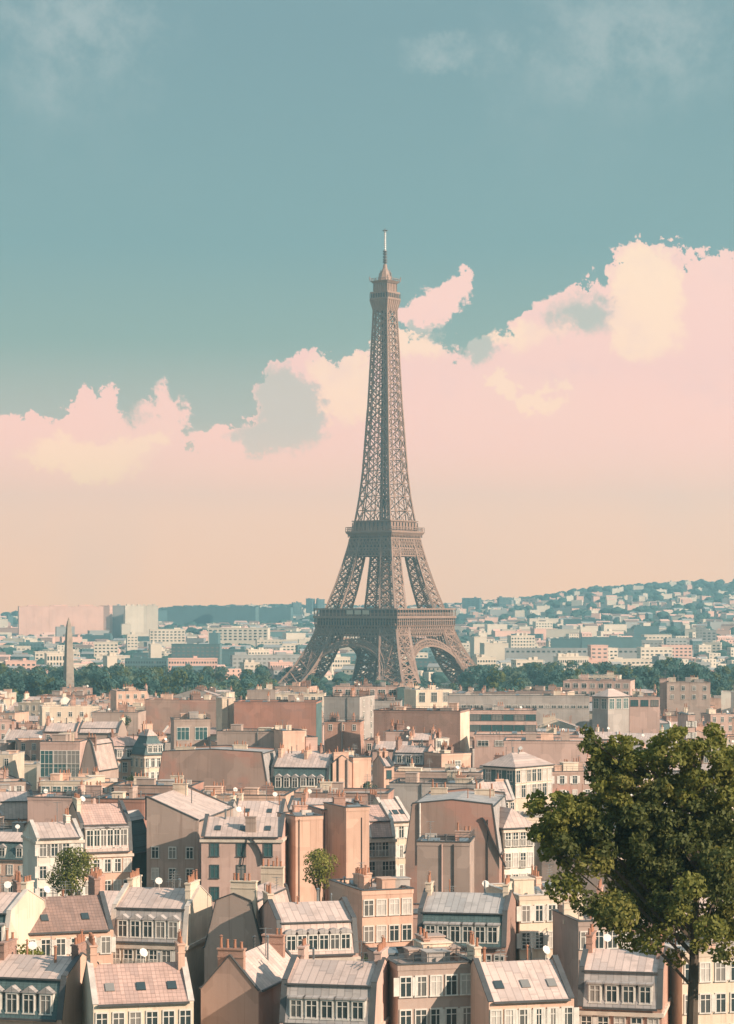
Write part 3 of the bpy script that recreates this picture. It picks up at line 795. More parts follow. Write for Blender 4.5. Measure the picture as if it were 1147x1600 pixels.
    if roof == 'flat' and clutter:
        for k in range(clutter):
            x, y = rnd.uniform(-.38, .38) * w, rnd.uniform(-.3, .4) * d; t = rnd.random(); z = H - .5
            if t < .35 and w > 6:
                a, c2, hh = rnd.uniform(.8, 1.8), rnd.uniform(.8, 1.6), rnd.uniform(.9, 2.2)
                b = MB(); b.box(x - a, x + a, y - c2, y + c2, z, z + hh); b.box(x - a - .12, x + a + .12, y - c2 - .12, y + c2 + .12, z + hh, z + hh + .12); b.box(x - a * .5, x - a * .1, y - c2 - .03, y - c2, z + .1, z + hh * .8)
                b.build('roof_housing', rnd.choice(('cream', 'taupe', 'peach', 'grey')), root)
            elif t < .6:
                b = MB(); b.box(x - .7, x + .7, y - .5, y + .5, z, z + .3); b.prism([(y - .5, z + .3), (y + .5, z + .3), (y + .5, z + .7)], 'x', x - .65, x + .65); b.build('skylight', 'steel', root)
            elif t < .8:
                b = MB(); b.cyl(x, y, z, z + .9, .12, .12, 6); b.cyl(x, y, z + .95, z + 1.1, .24, .05, 6); b.cyl(x + .8, y + .2, z, z + .6, .1, .1, 6); b.bar((x, y, z + .12), (x + .8, y + .2, z + .12), .1); b.bar((x, y, z + .85), (x, y, z + 1.0), .08); b.build('vent_pipe', 'steel', root)
            else:
                b = MB(); b.box(x - .8, x + .8, y - .35, y + .35, z + .15, z + .95); b.box(x - .7, x - .6, y - .3, y + .3, z, z + .15); b.box(x + .6, x + .7, y - .3, y + .3, z, z + .15); b.cyl(x - .35, y - .37, z + .3, z + .3, .2, .2); b.build('air_conditioner', 'lightflashing', root)
    if skylight and roof in ('gx', 'mx'):
        for k in range(skylight):
            u = -hx + w * (k + .6) / (skylight + .2)
            rise = rh if roof == 'gx' else rh - (lowh if lowh is not None else rh * .68)
            run = hy if roof == 'gx' else hy - (inset if inset is not None else (lowh if lowh is not None else rh * .68) * .32)
            z0 = e if roof == 'gx' else H - rise
            t0, t1 = .3, .3 + 1.1 / math.hypot(run, rise); y0 = -hy + (0 if roof == 'gx' else hy - run)
            p = lambda t: (y0 + run * t, z0 + rise * t)
            b = MB(); (ya, za), (yb, zb_) = p(t0), p(t1); b.bar((u, ya, za + .1), (u, yb, zb_ + .1), .85, .14); b.build('skylight', 'pane', root)
    if roof == 'flat' and near and w > 5 and rnd.random() < .5:
        b = MB(); z = H + .1
        for (xa, ya, xb, yb) in ((-hx, -hy, hx, -hy), (hx, -hy, hx, hy)):
            L = math.hypot(xb - xa, yb - ya); m = max(2, int(L / 1.3))
            for j in range(m + 1): b.bar((xa + (xb - xa) * j / m, ya + (yb - ya) * j / m, z), (xa + (xb - xa) * j / m, ya + (yb - ya) * j / m, z + .95), .05)
            for hh in (.5, .95): b.bar((xa, ya, z + hh), (xb, yb, z + hh), .055)
        b.build('railing', 'flashing', root)
    zr = (lambda x, y: H - .5) if roof == 'flat' else (lambda x, y: H - rh * .55)
    for k in range(rnd.randint(1, 3) if w > 5 else 0):
        x, y = rnd.uniform(-.4, .4) * w, rnd.uniform(-.12, .2) * d; h0 = rnd.uniform(.5, 1.5) + (0 if roof == 'flat' else rh * .5)
        b = MB(); z = zr(x, y); rr = rnd.choice((.07, .1, .14)); b.cyl(x, y, z, z + h0, rr, rr, 6); b.cyl(x, y, z + h0 + .06, z + h0 + .22, rr * 1.9, .03, 6); b.bar((x, y, z + h0), (x, y, z + h0 + .1), rr)
        b.build('flue_pipe', rnd.choice(('steel', 'flashing', 'terracotta')), root)
    if rnd.random() < .4 and w > 5:
        x, y = rnd.uniform(-.4, .4) * w, rnd.uniform(-.1, .2) * d; z = zr(x, y) + (0 if roof == 'flat' else rh * .5)
        b = MB(); b.cyl(x, y, z, z + 1.1, .035, .035, 5); c0 = Vector((x, y - .12, z + 1.1)); nd = Vector((.35, -.8, .5)).normalized(); u = nd.orthogonal().normalized(); v = nd.cross(u)
        b.solid([c0 + (u * math.cos(a * .785) + v * math.sin(a * .785)) * .12 - nd * .08 for a in range(8)], [c0 + (u * math.cos(a * .785) + v * math.sin(a * .785)) * .45 + nd * .08 for a in range(8)])
        b.build('satellite_dish', 'frame_paint', root)
    na = antenna if antenna is not None else rnd.choice((0, 1, 1, 2))
    for k in range(na):
        x, y = rnd.uniform(-.35, .35) * w, rnd.uniform(-.1, .3) * d
        o = put(aerial_mesh(rnd.randrange(3)), 'aerial', root, (x, y, H - (.5 if roof == 'flat' else rh * .35)), rnd.uniform(0, 3))
    if pipe:
        for (u, za, zb2, r, m) in pipe:
            b = MB(); b.cyl(u, -hy - r - .03, max(.5, H - zb2), H - za, r, r, 8); b.build('downpipe', m, root)
    return root, nch, (ox, oy, w, d, rz)
def overlap(a, b, gap=.0):
    """do two rotated footprints overlap (separating axes)?"""
    def cs(f):
        M = Matrix.Rotation(f[4], 2); return [Vector((f[0], f[1])) + M @ Vector((sx * (f[2] / 2 + gap), sy * (f[3] / 2 + gap))) for sx, sy in ((-1, -1), (1, -1), (1, 1), (-1, 1))]
    A, B = cs(a), cs(b)
    for f in (a, b):
        for ax in (Vector((math.cos(f[4]), math.sin(f[4]))), Vector((-math.sin(f[4]), math.cos(f[4])))):
            pa, pb = [p.dot(ax) for p in A], [p.dot(ax) for p in B]
            if max(pa) <= min(pb) or max(pb) <= min(pa): return False
    return True
def place(name, cat, label, mark, x0, xm, x1, yt, yb, yaw, roof, rh, wall, rmat, Y=None, d=None, **kw):
    """front (and the side turned to the eye) span x0..xm..x1 in the photograph; roof top at row yt; yb = row where nearer roofs hide it"""
    Y = Y or 144000.0 / (yb - HY)
    a = R(yaw); k = F / Y
    # solve widths with perspective ignored over the house's own depth
    if yaw >= 0:
        w = max(2.0, (xm - x0) / k / math.cos(a)); sd = (x1 - xm) / k; which = 'r'
    else:
        w = max(2.0, (x1 - xm) / k / math.cos(a)); sd = (xm - x0) / k; which = 'l'
    if d is None: d = min(26.0, max(7.0, abs(sd / math.sin(a)) if abs(yaw) > 9 else 11))
    corner = (wx(xm, Y), Y, which)
    r, n, fpnt = house(name, cat, label, mark, w, d, wz(yt, Y), corner, yaw, roof, rh, wall, rmat, **kw)
    HOUSES.append(((x0 + x1) / 2, yt, Y, mark, fpnt))
    return r
# ------------------------------------------------------------------ houses of the photograph, front to back
TH, AB = 'town_house', 'apartment_block'
P = place
# lowest row of the photograph
P(TH, 'house', 'pink-roofed house with a row of tall white dormers, beside the slate turret', 'house of tall white dormers', 112, 128, 204, 1262, 1350, -20, 'mx', 6.6, 'peach', 'tile', Y=346, d=12,
  lowh=3.9, inset=.9, mans='zinc', dorm=(6, 1.15, 3.0), dstyle='shed', win=(5, 1.0, 1.8, 2.9, 'white'), cornice=True, ch=[(-3.4, -1.0, 3, 'y', .9)])
P(TH, 'house', 'white house with a low pale gabled roof left of the tall white dormers', 'white gabled house', 40, 58, 127, 1290, 1350, -20, 'gx', 1.9, 'white', 'zinc', Y=338, d=10,
  win=(4, .9, 1.7, 2.5, 'shutter'), cornice=True, ch=[(2.2, .5, 2.0, 'y', .8)])
P(AB, 'house', 'flat-topped plain pink house behind the white dormers, at the foot of the glass fronted one', 'plain pink house', 40, 146, 152, 1247, 1276, 12, 'flat', 0, 'pink', 'felt', d=12, clutter=5)
P(AB, 'house', 'dark rust-red flat house directly behind the slate turret house', 'dark rust-red house', 149, 226, 232, 1249, 1312, 10, 'flat', 0, 'rust', 'felt', Y=392, d=11, clutter=4)
P(TH, 'house', 'narrow turret house with a steep dark slate roof right of the white dormers', 'slate turret house', 168, 204, 222, 1270, 1345, 24, 'pav', 6.4, 'verdigris', 'zincgrey', Y=362, mans='slate', lowh=5.0, inset=1.1,
  dorm=1, win=(2, .9, 1.7, 2.4, 'teal'), ch=[])
P(TH, 'house', 'tall taupe house with a blank end wall and a roof sloping down to the right', 'taupe house with sloping roof', 228, 310, 330, 1249, 1350, 9, 'ry', 3.1, 'taupe', 'zinc', Y=348, d=24,
  win=(3, .95, 1.55, 5.6, 'white', 2), ch=[(-2.9, 5, 2.2, 'x', .9)], antenna=1)
SEAM = P(TH, 'house', 'pink house with a pale seamed metal roof and three widely spaced dark windows', 'pink seamed-roof house', 314, 440, 447, 1281, 1350, 4, 'gx', 2.5, 'pink', 'zinc', Y=338, d=9,
  win=(3, 1.1, 1.75, 2.7, 'dark', 3), ch=[(1.2, -3.2, 1.5, 'x', .2, 'taupe')], skylight=3, cornice=True, antenna=1)
P(TH, 'house', 'low pink house with skylights behind the seamed metal roof', 'low skylight house', 362, 440, 446, 1255, 1292, 6, 'gx', 2.6, 'taupe', 'zinc', Y=398, d=9, skylight=2, ch=[(-3.6, 1, 2, 'y', 1.0)], antenna=1)
P(TH, 'house', 'small grey house wedged between the sloping roof and the seamed metal roof', 'small grey wedged house', 318, 358, 364, 1256, 1295, 8, 'gx', 2.2, 'grey', 'zincgrey', Y=392, d=9, win=(2, .8, 1.3, 2.2, 'flat', 1))
P(AB, 'house', 'tall plain peach block lit by the sun, right of the seamed metal roof', 'tall peach block', 441, 462, 504, 1276, 1350, -24, 'flat', 0, 'peach', 'paledeck', Y=342, clutter=3, ch=[(1.2, 3, 2.2, 'x', .9)], pipe=[(-1.6, .4, 30, .06, 'pipe_dark')])
P(AB, 'house', 'narrow pink house with a single tall dark window beside the tall peach block', 'narrow pink house', 498, 503, 543, 1266, 1350, -16, 'flat', 0, 'pink', 'paledeck', Y=352, d=9, win=(1, .9, 2.3, 4.2, 'dark', 1), clutter=2, pipe=[(1.5, .3, 30, .07, 'pipe_dark'), (-1.6, .3, 30, .07, 'pipe_dark')], ch=[])
P(AB, 'house', 'plain pale peach slab house right of the narrow pink one', 'pale peach slab house', 537, 541, 577, 1262, 1350, -22, 'flat', 0, 'peach', 'paledeck', Y=345, d=9, clutter=2, ch=[(0, 3, 1.8, 'x', .8)], pipe=[(.6, 1.5, 22, .05, 'pipe_dark')])
P(TH, 'house', 'low wide peach house with pots along its ridge behind the tall peach block', 'low wide peach house', 447, 552, 562, 1251, 1278, 10, 'gx', 1.8, 'peach', 'zinc', Y=420, d=9, ch=[(-3.5, 0, 3, 'y', .8), (2, 1, 3, 'x', .7)])
P(TH, 'house', 'white house with a pink slate-edged roof, tall windows and an iron balcony', 'white balcony house', 570, 576, 618, 1263, 1350, -18, 'mx', 4.6, 'white', 'tile', Y=368, d=12, lowh=2.4, inset=1.3,
  win=(4, .9, 2.3, 2.9, 'rail'), cornice=True, ch=[(-1.6, 1, 3, 'y', .5)])
P(TH, 'house', 'cream house with roof lights, a dark end gable and paired shuttered windows', 'cream roof-light house', 596, 610, 644, 1253, 1350, -27, 'gx', 3.2, 'cream', 'zinc', Y=378, d=10, win=(3, .8, 1.9, 2.6, 'shutter'), skylight=3, cornice=True, ch=[(-1.4, 2, 2.5, 'y', .5)])
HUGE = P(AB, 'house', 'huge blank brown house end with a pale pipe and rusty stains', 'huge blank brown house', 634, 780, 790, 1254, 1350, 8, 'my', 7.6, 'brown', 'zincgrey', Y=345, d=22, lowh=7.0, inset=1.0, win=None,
  ch=[(3.2, 6, 3, 'x', .5), (-4, 8, 2.5, 'x', .5)], pipe=[(-4.75, .2, 9, .14, 'frame_paint'), (5.2, 2.5, 30, .06, 'pipe_dark')])
P(AB, 'outbuilding', 'small flat taupe block in front of the huge blank brown house', 'small flat taupe block', 652, 734, 740, 1316, 1362, 7, 'flat', 0, 'taupe', 'felt', Y=322, d=8, clutter=5, ch=[(2.2, 2.6, 2.2, 'x', .8, 'brown')], pipe=[(-.2, .3, 30, .1, 'pink'), (1.4, .3, 30, .08, 'pipe_dark')])
P(TH, 'house', 'cream hip-roofed house between the huge blank brown house and the leafy tree', 'cream hipped house', 780, 788, 836, 1266, 1350, -24, 'hip', 2.6, 'white', 'zinc', Y=350, d=12, win=(4, .8, 2.0, 2.7, 'rail'), side=(2, .8, 2.0, 2.7, 'teal'), cornice=True, ch=[(-1.0, 2, 2.4, 'x', -.4)])
def cable(root, Y, pts, r, front):
    """a dark flexible pipe hung on the wall, through photograph positions"""
    M = root.matrix_basis.inverted(); b = MB(); P3 = []
    for px, py in pts:
        v = M @ Vector((wx(px, Y), Y, wz(py, Y))); v.y = front; P3.append(v)
    b.tube(P3, r); b.build('hanging_pipe', 'pipe_dark', root)
cable(HUGE, 347, [(754, 1276), (758, 1279), (764, 1292), (770, 1308), (778, 1324), (786, 1340), (792, 1352)], .13, -11.2)
cable(SEAM, 338, [(388, 1308), (394, 1312), (402, 1322), (408, 1334), (411, 1350)], .12, -4.75)
cable(SEAM, 338, [(386, 1308), (384, 1322), (381, 1338), (379, 1352)], .07, -4.75)
# second row
P(AB, 'house', 'long grey-taupe windowless block with a vertical pipe above the huge brown house', 'long grey-taupe block', 609, 744, 751, 1225, 1262, 10, 'flat', 0, 'grey', 'felt', Y=462, d=12, clutter=6, pipe=[(-2.2, .1, 8, .13, 'steel'), (1.8, .1, 8, .05, 'steel')], ch=[(4.5, 2, 2, 'x', 1.0)])
P(TH, 'house', 'small house with a bright pink roof over a row of arched dormers', 'pink arched-dormer house', 746, 749, 806, 1225, 1262, -14, 'gx', 3.3, 'cream', 'zinc', Y=464, d=10, win=(6, .65, 1.9, 2.4, 'flat', 2), ch=[(2.6, 2, 1.6, 'x', .2)])
P(AB, 'house', 'long dark brown low roof below the big trapezoid wall', 'long brown low house', 176, 300, 306, 1228, 1256, 7, 'flat', 0, 'brown', 'felt', Y=462, d=12, clutter=8, ch=[(-4, 2, 3, 'x', 1), (3, 3, 2.5, 'x', 1.2)])
P(AB, 'house', 'low pale terrace block in front of the teal mansard house', 'low pale terrace block', 300, 446, 452, 1243, 1270, 6, 'flat', 0, 'peach', 'gravel', Y=432, d=11, clutter=7, ch=[(-5, 2, 2.4, 'x', .9), (4, 3, 2.2, 'x', .9)])
P(AB, 'house', 'low rooftop terrace with a wide dark parapet below the pair of peach gables', 'low dark terrace', 452, 606, 612, 1240, 1266, 6, 'flat', 0, 'brown', 'gravel', Y=446, d=12, clutter=8, ch=[(-4, 3, 2.5, 'x', .9)])
P(AB, 'house', 'cream low block with a band of wide dark windows at the left edge', 'cream band-window block', 62, 132, 136, 1221, 1250, 5, 'flat', 0, 'cream', 'gravel', Y=474, d=11, win=(4, 1.6, 1.7, 2.8, 'teal', 1), clutter=3)
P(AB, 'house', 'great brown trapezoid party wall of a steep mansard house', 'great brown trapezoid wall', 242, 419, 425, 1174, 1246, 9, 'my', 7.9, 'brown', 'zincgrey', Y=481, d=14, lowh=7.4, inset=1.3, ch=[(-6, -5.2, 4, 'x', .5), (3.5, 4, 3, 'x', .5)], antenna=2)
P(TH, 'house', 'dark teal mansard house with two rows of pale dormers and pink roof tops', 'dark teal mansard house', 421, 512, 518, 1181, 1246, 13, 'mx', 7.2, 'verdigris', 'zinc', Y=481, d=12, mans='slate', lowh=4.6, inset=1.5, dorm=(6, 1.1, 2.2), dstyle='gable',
  win=(6, 1.1, 1.9, 2.6, 'white', 2), ch=[(.4, 0, 4, 'y', .6), (-5.2, 0, 3, 'y', .9)], antenna=1)
P(AB, 'house', 'tall peach gable house with dark vertical pipes right of the teal mansard house', 'tall peach gable house', 510, 520, 550, 1183, 1248, -20, 'gy', 1.2, 'peach', 'zinc', Y=483, d=11, pipe=[(-1.0, .3, 12, .16, 'pipe_dark'), (1.0, .5, 12, .22, 'taupe')], ch=[(0, -4.5, 3.2, 'x', .8)])
P(AB, 'house', 'plain peach house beside the tall peach gable, with a tuft of ivy', 'plain peach house', 548, 552, 580, 1184, 1248, -22, 'flat', 0, 'peach', 'paledeck', Y=488, d=9, ch=[(0, 3, 2, 'x', .8)])
P(AB, 'house', 'small white roofed peach house between the plain peach house and the pink mansard', 'small white roofed house', 582, 600, 616, 1186, 1245, -14, 'gx', 1.6, 'peach', 'zinc', Y=500, d=10, win=(1, .9, 1.6, 2.5, 'dark'))
P(TH, 'house', 'pink mansard house with a curved dark gable edge, above the long low taupe roof', 'pink mansard', 612, 664, 676, 1167, 1212, 20, 'mx', 4.2, 'pink', 'zinc', Y=552, d=9, lowh=2.6, inset=1.4, mans='zincgrey', dorm=3, win=(4, .9, 1.6, 2.5, 'flat'))
P(AB, 'house', 'sunlit peach house with a strip of red brick on its left side', 'brick-sided peach house', 664, 690, 737, 1178, 1214, -30, 'flat', 0, 'peach', 'felt', Y=545, sidewall='pinkbrick', clutter=3, win=(1, 2.2, 2.2, 4, 'teal', 1))
P(AB, 'house', 'long low taupe house with a pale deck roof above the grey-taupe block', 'long low taupe house', 612, 752, 760, 1207, 1230, 8, 'flat', 0, 'taupe', 'paledeck', Y=505, d=13, clutter=8, ch=[(-6, 0, 2, 'y', 1.2), (2, 3, 2.2, 'x', 1.0)])
P(TH, 'villa', 'broad house with a pink hipped roof over a long white glazed gallery', 'glazed gallery house', 757, 805, 868, 1179, 1242, 42, 'hip', 2.6, 'verdigris', 'zinc', Y=488, sidewall='cream', win=(3, 1.3, 2.2, 3.0, 'teal', 2), side=(7, 1.25, 2.5, 3.2, 'white', 2), cornice=True, ch=[(-2, 3, 1.8, 'x', -.6)], antenna=1)  # front wall carries its shade as dark teal colour; sunlit side is cream
P(AB, 'house', 'brown party wall house with a sunlit curved right slope, left of the cream gable', 'brown curved-slope house', 124, 153, 167, 1158, 1228, 18, 'my', 6.5, 'taupe', 'zinc', Y=515, lowh=5.6, inset=1.5, d=11, ch=[(0, -4, 2, 'x', .6)])
P(AB, 'office', 'low block with a long band of dark teal glass at the left edge', 'dark teal glass block', 62, 125, 129, 1159, 1204, 5, 'flat', 0, 'pink', 'gravel', Y=562, d=12, win=(3, 2.9, 3.0, 5.2, 'teal', 2), clutter=4)
P(TH, 'house', 'peach house with pink roof tiles and tall balcony windows left of the cream gable', 'peach balcony house', 164, 174, 229, 1153, 1226, -14, 'mx', 4.8, 'peach', 'tile', Y=532, d=11, lowh=2.8, inset=1.3, mans='zinc', dorm=3, win=(4, .9, 2.1, 2.9, 'rail'), ch=[(-3, 1, 3, 'y', .7), (3.2, 1, 2, 'y', .7)])
P(TH, 'house', 'cream gabled house with a steep dark left slope and many narrow windows', 'cream gable', 200, 226, 258, 1141, 1222, -34, 'pav', 5.6, 'cream', 'zinc', Y=528, mans='slate', lowh=4.2, inset=1.6, dorm=3, win=(4, .8, 2.0, 2.7, 'white'), side=(3, .9, 1.8, 2.7, 'teal'), cornice=True)
P(AB, 'house', 'framed block with an orange panel and a dark teal opening', 'orange-panel block', 266, 272, 328, 1124, 1180, -10, 'flat', 0, 'taupe', 'felt', Y=622, d=10, win=(2, 3.1, 3.2, 5.4, 'teal', 1), clutter=4, ch=[(3.4, 3, 2, 'x', .8)])
P(AB, 'house', 'flat grey block below the rust-red wall, left of the small sunlit peach block', 'flat grey block', 338, 438, 442, 1143, 1180, 9, 'flat', 0, 'taupe', 'felt', Y=614, d=12, clutter=6, pipe=[(2.4, .2, 9, .12, 'steel')], ch=[(-5, 3, 2, 'x', 1.0)])
P(AB, 'house', 'small sunlit peach block in front of the rust-red wall', 'small sunlit peach block', 436, 442, 476, 1142, 1180, -22, 'flat', 0, 'peach', 'felt', Y=608, d=9, clutter=2, ch=[(-1.5, 3, 2, 'x', .9), (1.4, 3.4, 1.5, 'x', .9)])
P(AB, 'house', 'tiny pink house at the right foot of the rust-red wall', 'tiny pink house', 474, 478, 496, 1152, 1182, -20, 'flat', 0, 'pink', 'felt', Y=615, d=8, clutter=1)
# third row: the long party walls
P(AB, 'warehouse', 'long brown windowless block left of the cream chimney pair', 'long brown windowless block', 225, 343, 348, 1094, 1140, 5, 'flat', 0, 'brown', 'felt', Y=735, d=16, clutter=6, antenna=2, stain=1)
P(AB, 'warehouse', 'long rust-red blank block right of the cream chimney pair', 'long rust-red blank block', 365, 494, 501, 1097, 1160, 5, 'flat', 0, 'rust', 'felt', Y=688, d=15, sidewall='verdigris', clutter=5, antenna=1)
P(AB, 'house', 'slender cream tower house between the brown and the rust-red blank blocks', 'slender cream tower house', 342, 347, 367, 1091, 1150, -18, 'flat', 0, 'cream', 'paledeck', Y=700, d=7, clutter=1, pipe=[(-.1, .2, 12, .16, 'taupe')], ch=[])
P(AB, 'house', 'tall grey block right of the rust-red wall with a window strip on its side', 'tall grey block', 506, 562, 584, 1089, 1170, 16, 'flat', 0, 'grey', 'felt', Y=650, d=15, side=(2, 1.1, 1.7, 2.8, 'flat', 4), clutter=4, pipe=[(1.6, .2, 8, .08, 'steel')], antenna=1)
P(AB, 'house', 'peach brick block in front of the tall grey block', 'peach brick block', 507, 563, 568, 1128, 1176, 6, 'flat', 0, 'pinkbrick', 'felt', Y=628, d=9, pipe=[(-.1, .1, 10, .25, 'taupe')], win=(3, .8, 1.4, 2.2, 'flat', 1), clutter=3)
P(AB, 'house', 'large dark brick blank wall with a pale rendered right side', 'large dark brick wall', 584, 719, 737, 1111, 1184, 13, 'flat', 0, 'brick', 'felt', Y=604, d=13, sidewall='cream', clutter=6, antenna=1, ch=[(-8, 4, 2.6, 'x', .7)])
P(TH, 'house', 'low pink shed roofed house at the foot of the dark brick wall', 'low pink shed house', 603, 638, 642, 1143, 1176, 8, 'flat', 0, 'pink', 'paledeck', Y=592, d=8, clutter=2)
P(TH, 'house', 'small pinkish gabled house below the dark brick wall', 'small pinkish gabled house', 640, 677, 682, 1147, 1182, 8, 'gx', 1.6, 'pink', 'zinc', Y=588, d=8, win=(3, .9, 1.3, 2.2, 'flat', 1))
P(TH, 'house', 'little white windowed attic house right of the small pinkish gable', 'little white attic house', 677, 681, 702, 1154, 1182, -20, 'flat', 0, 'white', 'felt', Y=590, d=7, win=(2, .8, 1.5, 2.2, 'flat', 2))
P(TH, 'house', 'long curved-edge pale roof below the tall grey block', 'long pale roof house', 582, 640, 648, 1160, 1195, 10, 'gx', 1.8, 'pink', 'zinc', Y=575, d=9)
# the terraces on the right
P('terrace_building', 'building', 'long pale flat-roofed building with a dark window ribbon, left of the pavilion', 'long pale ribbon building', 700, 921, 927, 1087, 1122, 4, 'flat', 0, 'grey', 'paledeck', Y=800, d=16, win=(22, 1.5, .9, 4.2, 'flat', 1), clutter=8)
P('terrace_building', 'building', 'open parking deck with pink floor bands and dark openings', 'open parking deck', 734, 838, 842, 1110, 1155, 4, 'flat', 0, 'pink', 'paledeck', Y=700, d=16, win=(6, 2.9, 1.7, 3.0, 'dark', 2), clutter=5)
P('terrace_building', 'building', 'long pink terrace with a dark arcade below the pavilion', 'long pink arcade terrace', 838, 1075, 1080, 1117, 1160, -3, 'flat', 0, 'pink', 'paledeck', Y=672, d=16, win=(26, .85, 1.5, 3.4, 'flat', 2), clutter=9)
P('terrace_building', 'building', 'low pink block with orange-tinted panels below the parking deck', 'low orange-panel terrace', 742, 904, 908, 1148, 1190, 4, 'flat', 0, 'pink', 'paledeck', Y=596, d=14, win=(6, 2.6, 1.3, 2.9, 'flat', 1), clutter=5)
P('terrace_building', 'building', 'wide plain pink wall behind the glazed gallery house', 'wide plain pink wall', 788, 925, 930, 1158, 1205, 5, 'flat', 0, 'pink', 'paledeck', Y=560, d=13, clutter=5, ch=[(4, 3, 2.2, 'x', 1.5, 'taupe')])
P('house', 'house', 'grey glazed pavilion under a white pyramid roof', 'glazed pavilion', 928, 950, 986, 1077, 1126, 52, 'hip', 2.4, 'grey', 'zinc', Y=765, win=(2, 2.2, 3.3, 4.0, 'teal', 1), side=(3, 2.0, 3.3, 4.0, 'teal', 1), ch=[], antenna=0)
P(AB, 'house', 'pink flat house with a deep dark loggia right of the glazed pavilion', 'pink loggia house', 984, 1031, 1034, 1089, 1126, 5, 'flat', 0, 'pink', 'felt', Y=780, d=10, win=(3, 2.3, 1.9, 3.0, 'dark', 1), clutter=3)
P(AB, 'house', 'stepped penthouse block with a pale upper storey behind the pavilion', 'stepped penthouse block', 882, 985, 1000, 1064, 1098, 12, 'flat', 0, 'pink', 'gravel', Y=930, d=18, win=(8, 1.8, 1.7, 2.8, 'flat', 2), clutter=4)
P(AB, 'house', 'setback cream penthouse rising behind the stepped block', 'setback cream penthouse', 905, 968, 976, 1056, 1086, 10, 'flat', 0, 'cream', 'gravel', Y=975, d=12, win=(5, 1.9, 1.5, 2.4, 'flat', 2), clutter=4)
P(AB, 'house', 'narrow tall pink chimney-like house near the right edge', 'narrow chimney-like house', 1031, 1042, 1046, 1060, 1098, 12, 'flat', 0, 'pink', 'felt', Y=880, d=7, clutter=0, ch=[])
P(AB, 'house', 'dull grey flat house at the right edge behind the tree', 'dull grey flat house', 1043, 1110, 1115, 1066, 1108, 6, 'flat', 0, 'taupe', 'felt', Y=870, d=12, win=(4, 1.1, 1.5, 3, 'flat', 2))
# skyline of near roofs before the park
P(AB, 'house', 'long pinkish flat house with dark glazed openings directly below the tower', 'long pinkish house', 520, 622, 627, 1073, 1104, 4, 'flat', 0, 'pink', 'felt', Y=905, d=14, win=(6, 2.6, 2.0, 3.2, 'flat', 2), clutter=5, antenna=2)
P(AB, 'house', 'dark slate boxed rooftop house right of the long pinkish one', 'dark boxed house', 621, 646, 650, 1075, 1106, 6, 'flat', 0, 'verdigris', 'felt', Y=898, d=10, clutter=2)
P(AB, 'house', 'bright cream sunlit house with a pair of large dark windows', 'bright cream house', 642, 650, 707, 1078, 1118, -20, 'flat', 0, 'cream', 'paledeck', Y=850, d=12, win=(3, 2.2, 3.4, 4.4, 'flat', 1), clutter=4, ch=[(-3, 3, 2, 'x', 1), (3, 3, 2.2, 'x', 1.1)])
P(AB, 'house', 'low grey flat house before the long pinkish one', 'low grey flat house', 582, 626, 630, 1095, 1124, 4, 'flat', 0, 'grey', 'felt', Y=820, d=10, clutter=2)
P(AB, 'house', 'square taupe house left of the tower legs', 'square taupe house', 386, 430, 434, 1078, 1106, 6, 'flat', 0, 'taupe', 'felt', Y=900, d=11, clutter=2)
P(AB, 'house', 'long low cream house with roof clutter below the left tower leg', 'long low cream house', 430, 506, 510, 1084, 1112, 3, 'flat', 0, 'cream', 'felt', Y=870, d=12, win=(7, 1.4, 1.6, 2.8, 'flat', 2), clutter=6)
P(AB, 'house', 'sunlit peach flat house right of the obelisk', 'sunlit peach flat house', 176, 182, 228, 1080, 1108, -18, 'flat', 0, 'peach', 'gravel', Y=900, d=11, win=(4, 1.1, 1.5, 2.8, 'flat', 2), clutter=3)
P(AB, 'house', 'pale peach house with a stepped white top at the left edge', 'pale stepped house', 60, 66, 152, 1104, 1146, -12, 'flat', 0, 'cream', 'gravel', Y=745, d=12, win=(5, 1.0, 1.4, 3.2, 'flat', 2), clutter=4, ch=[(1.6, 3, 1.6, 'x', 1.6), (5, 2, 2, 'x', .9)])
P(AB, 'house', 'low taupe house with a broad white-edged roof beside the round tree', 'white-edged low house', 143, 216, 220, 1113, 1150, 5, 'flat', 0, 'taupe', 'paledeck', Y=722, d=13, clutter=4)
P(TH, 'house', 'pink gabled house with long curving roof edges above the teal glass block', 'curving pink gabled house', 66, 118, 122, 1131, 1170, 6, 'gx', 2.2, 'pink', 'zinc', Y=655, d=9, win=(3, .9, 1.5, 2.4, 'flat', 2))
P(TH, 'house', 'taupe house with a low bowed roof left of the orange-panel block', 'low bowed roof house', 120, 184, 190, 1129, 1168, 9, 'mx', 2.9, 'taupe', 'zinc', Y=640, d=10, lowh=1.2, inset=1.6)

# ------------------------------------------------------------------ houses nearer than the photograph's lower edge
P(TH, 'house', 'grey mansard house with five dormers nearest the lower left corner', 'grey five-dormer house', -60, 10, 26, 1405, 0, 15, 'mx', 5.4, 'cream', 'zinc', Y=262, d=12, mans='slate', lowh=3.6, inset=1.2, dorm=(5, 1.1, 2.0), win=(5, .95, 2.0, 2.9, 'rail'))
P(TH, 'house', 'peach house with a brown tiled gable roof below the white gabled house', 'brown tiled house', 20, 36, 172, 1412, 0, -18, 'gx', 3.4, 'peach', 'browntile', Y=268, d=11, win=(6, .95, 1.8, 2.6, 'shutter'), skylight=2)
P(TH, 'house', 'cream mansard house with gabled dormers below the slate turret house', 'cream gabled-dormer house', 168, 290, 310, 1398, 0, 12, 'mx', 5.6, 'cream', 'zinc', Y=272, d=12, mans='zincgrey', lowh=3.7, inset=1.3, dorm=(5, 1.1, 2.1), dstyle='gable', win=(6, .95, 2.0, 2.9, 'rail'), cornice=True)
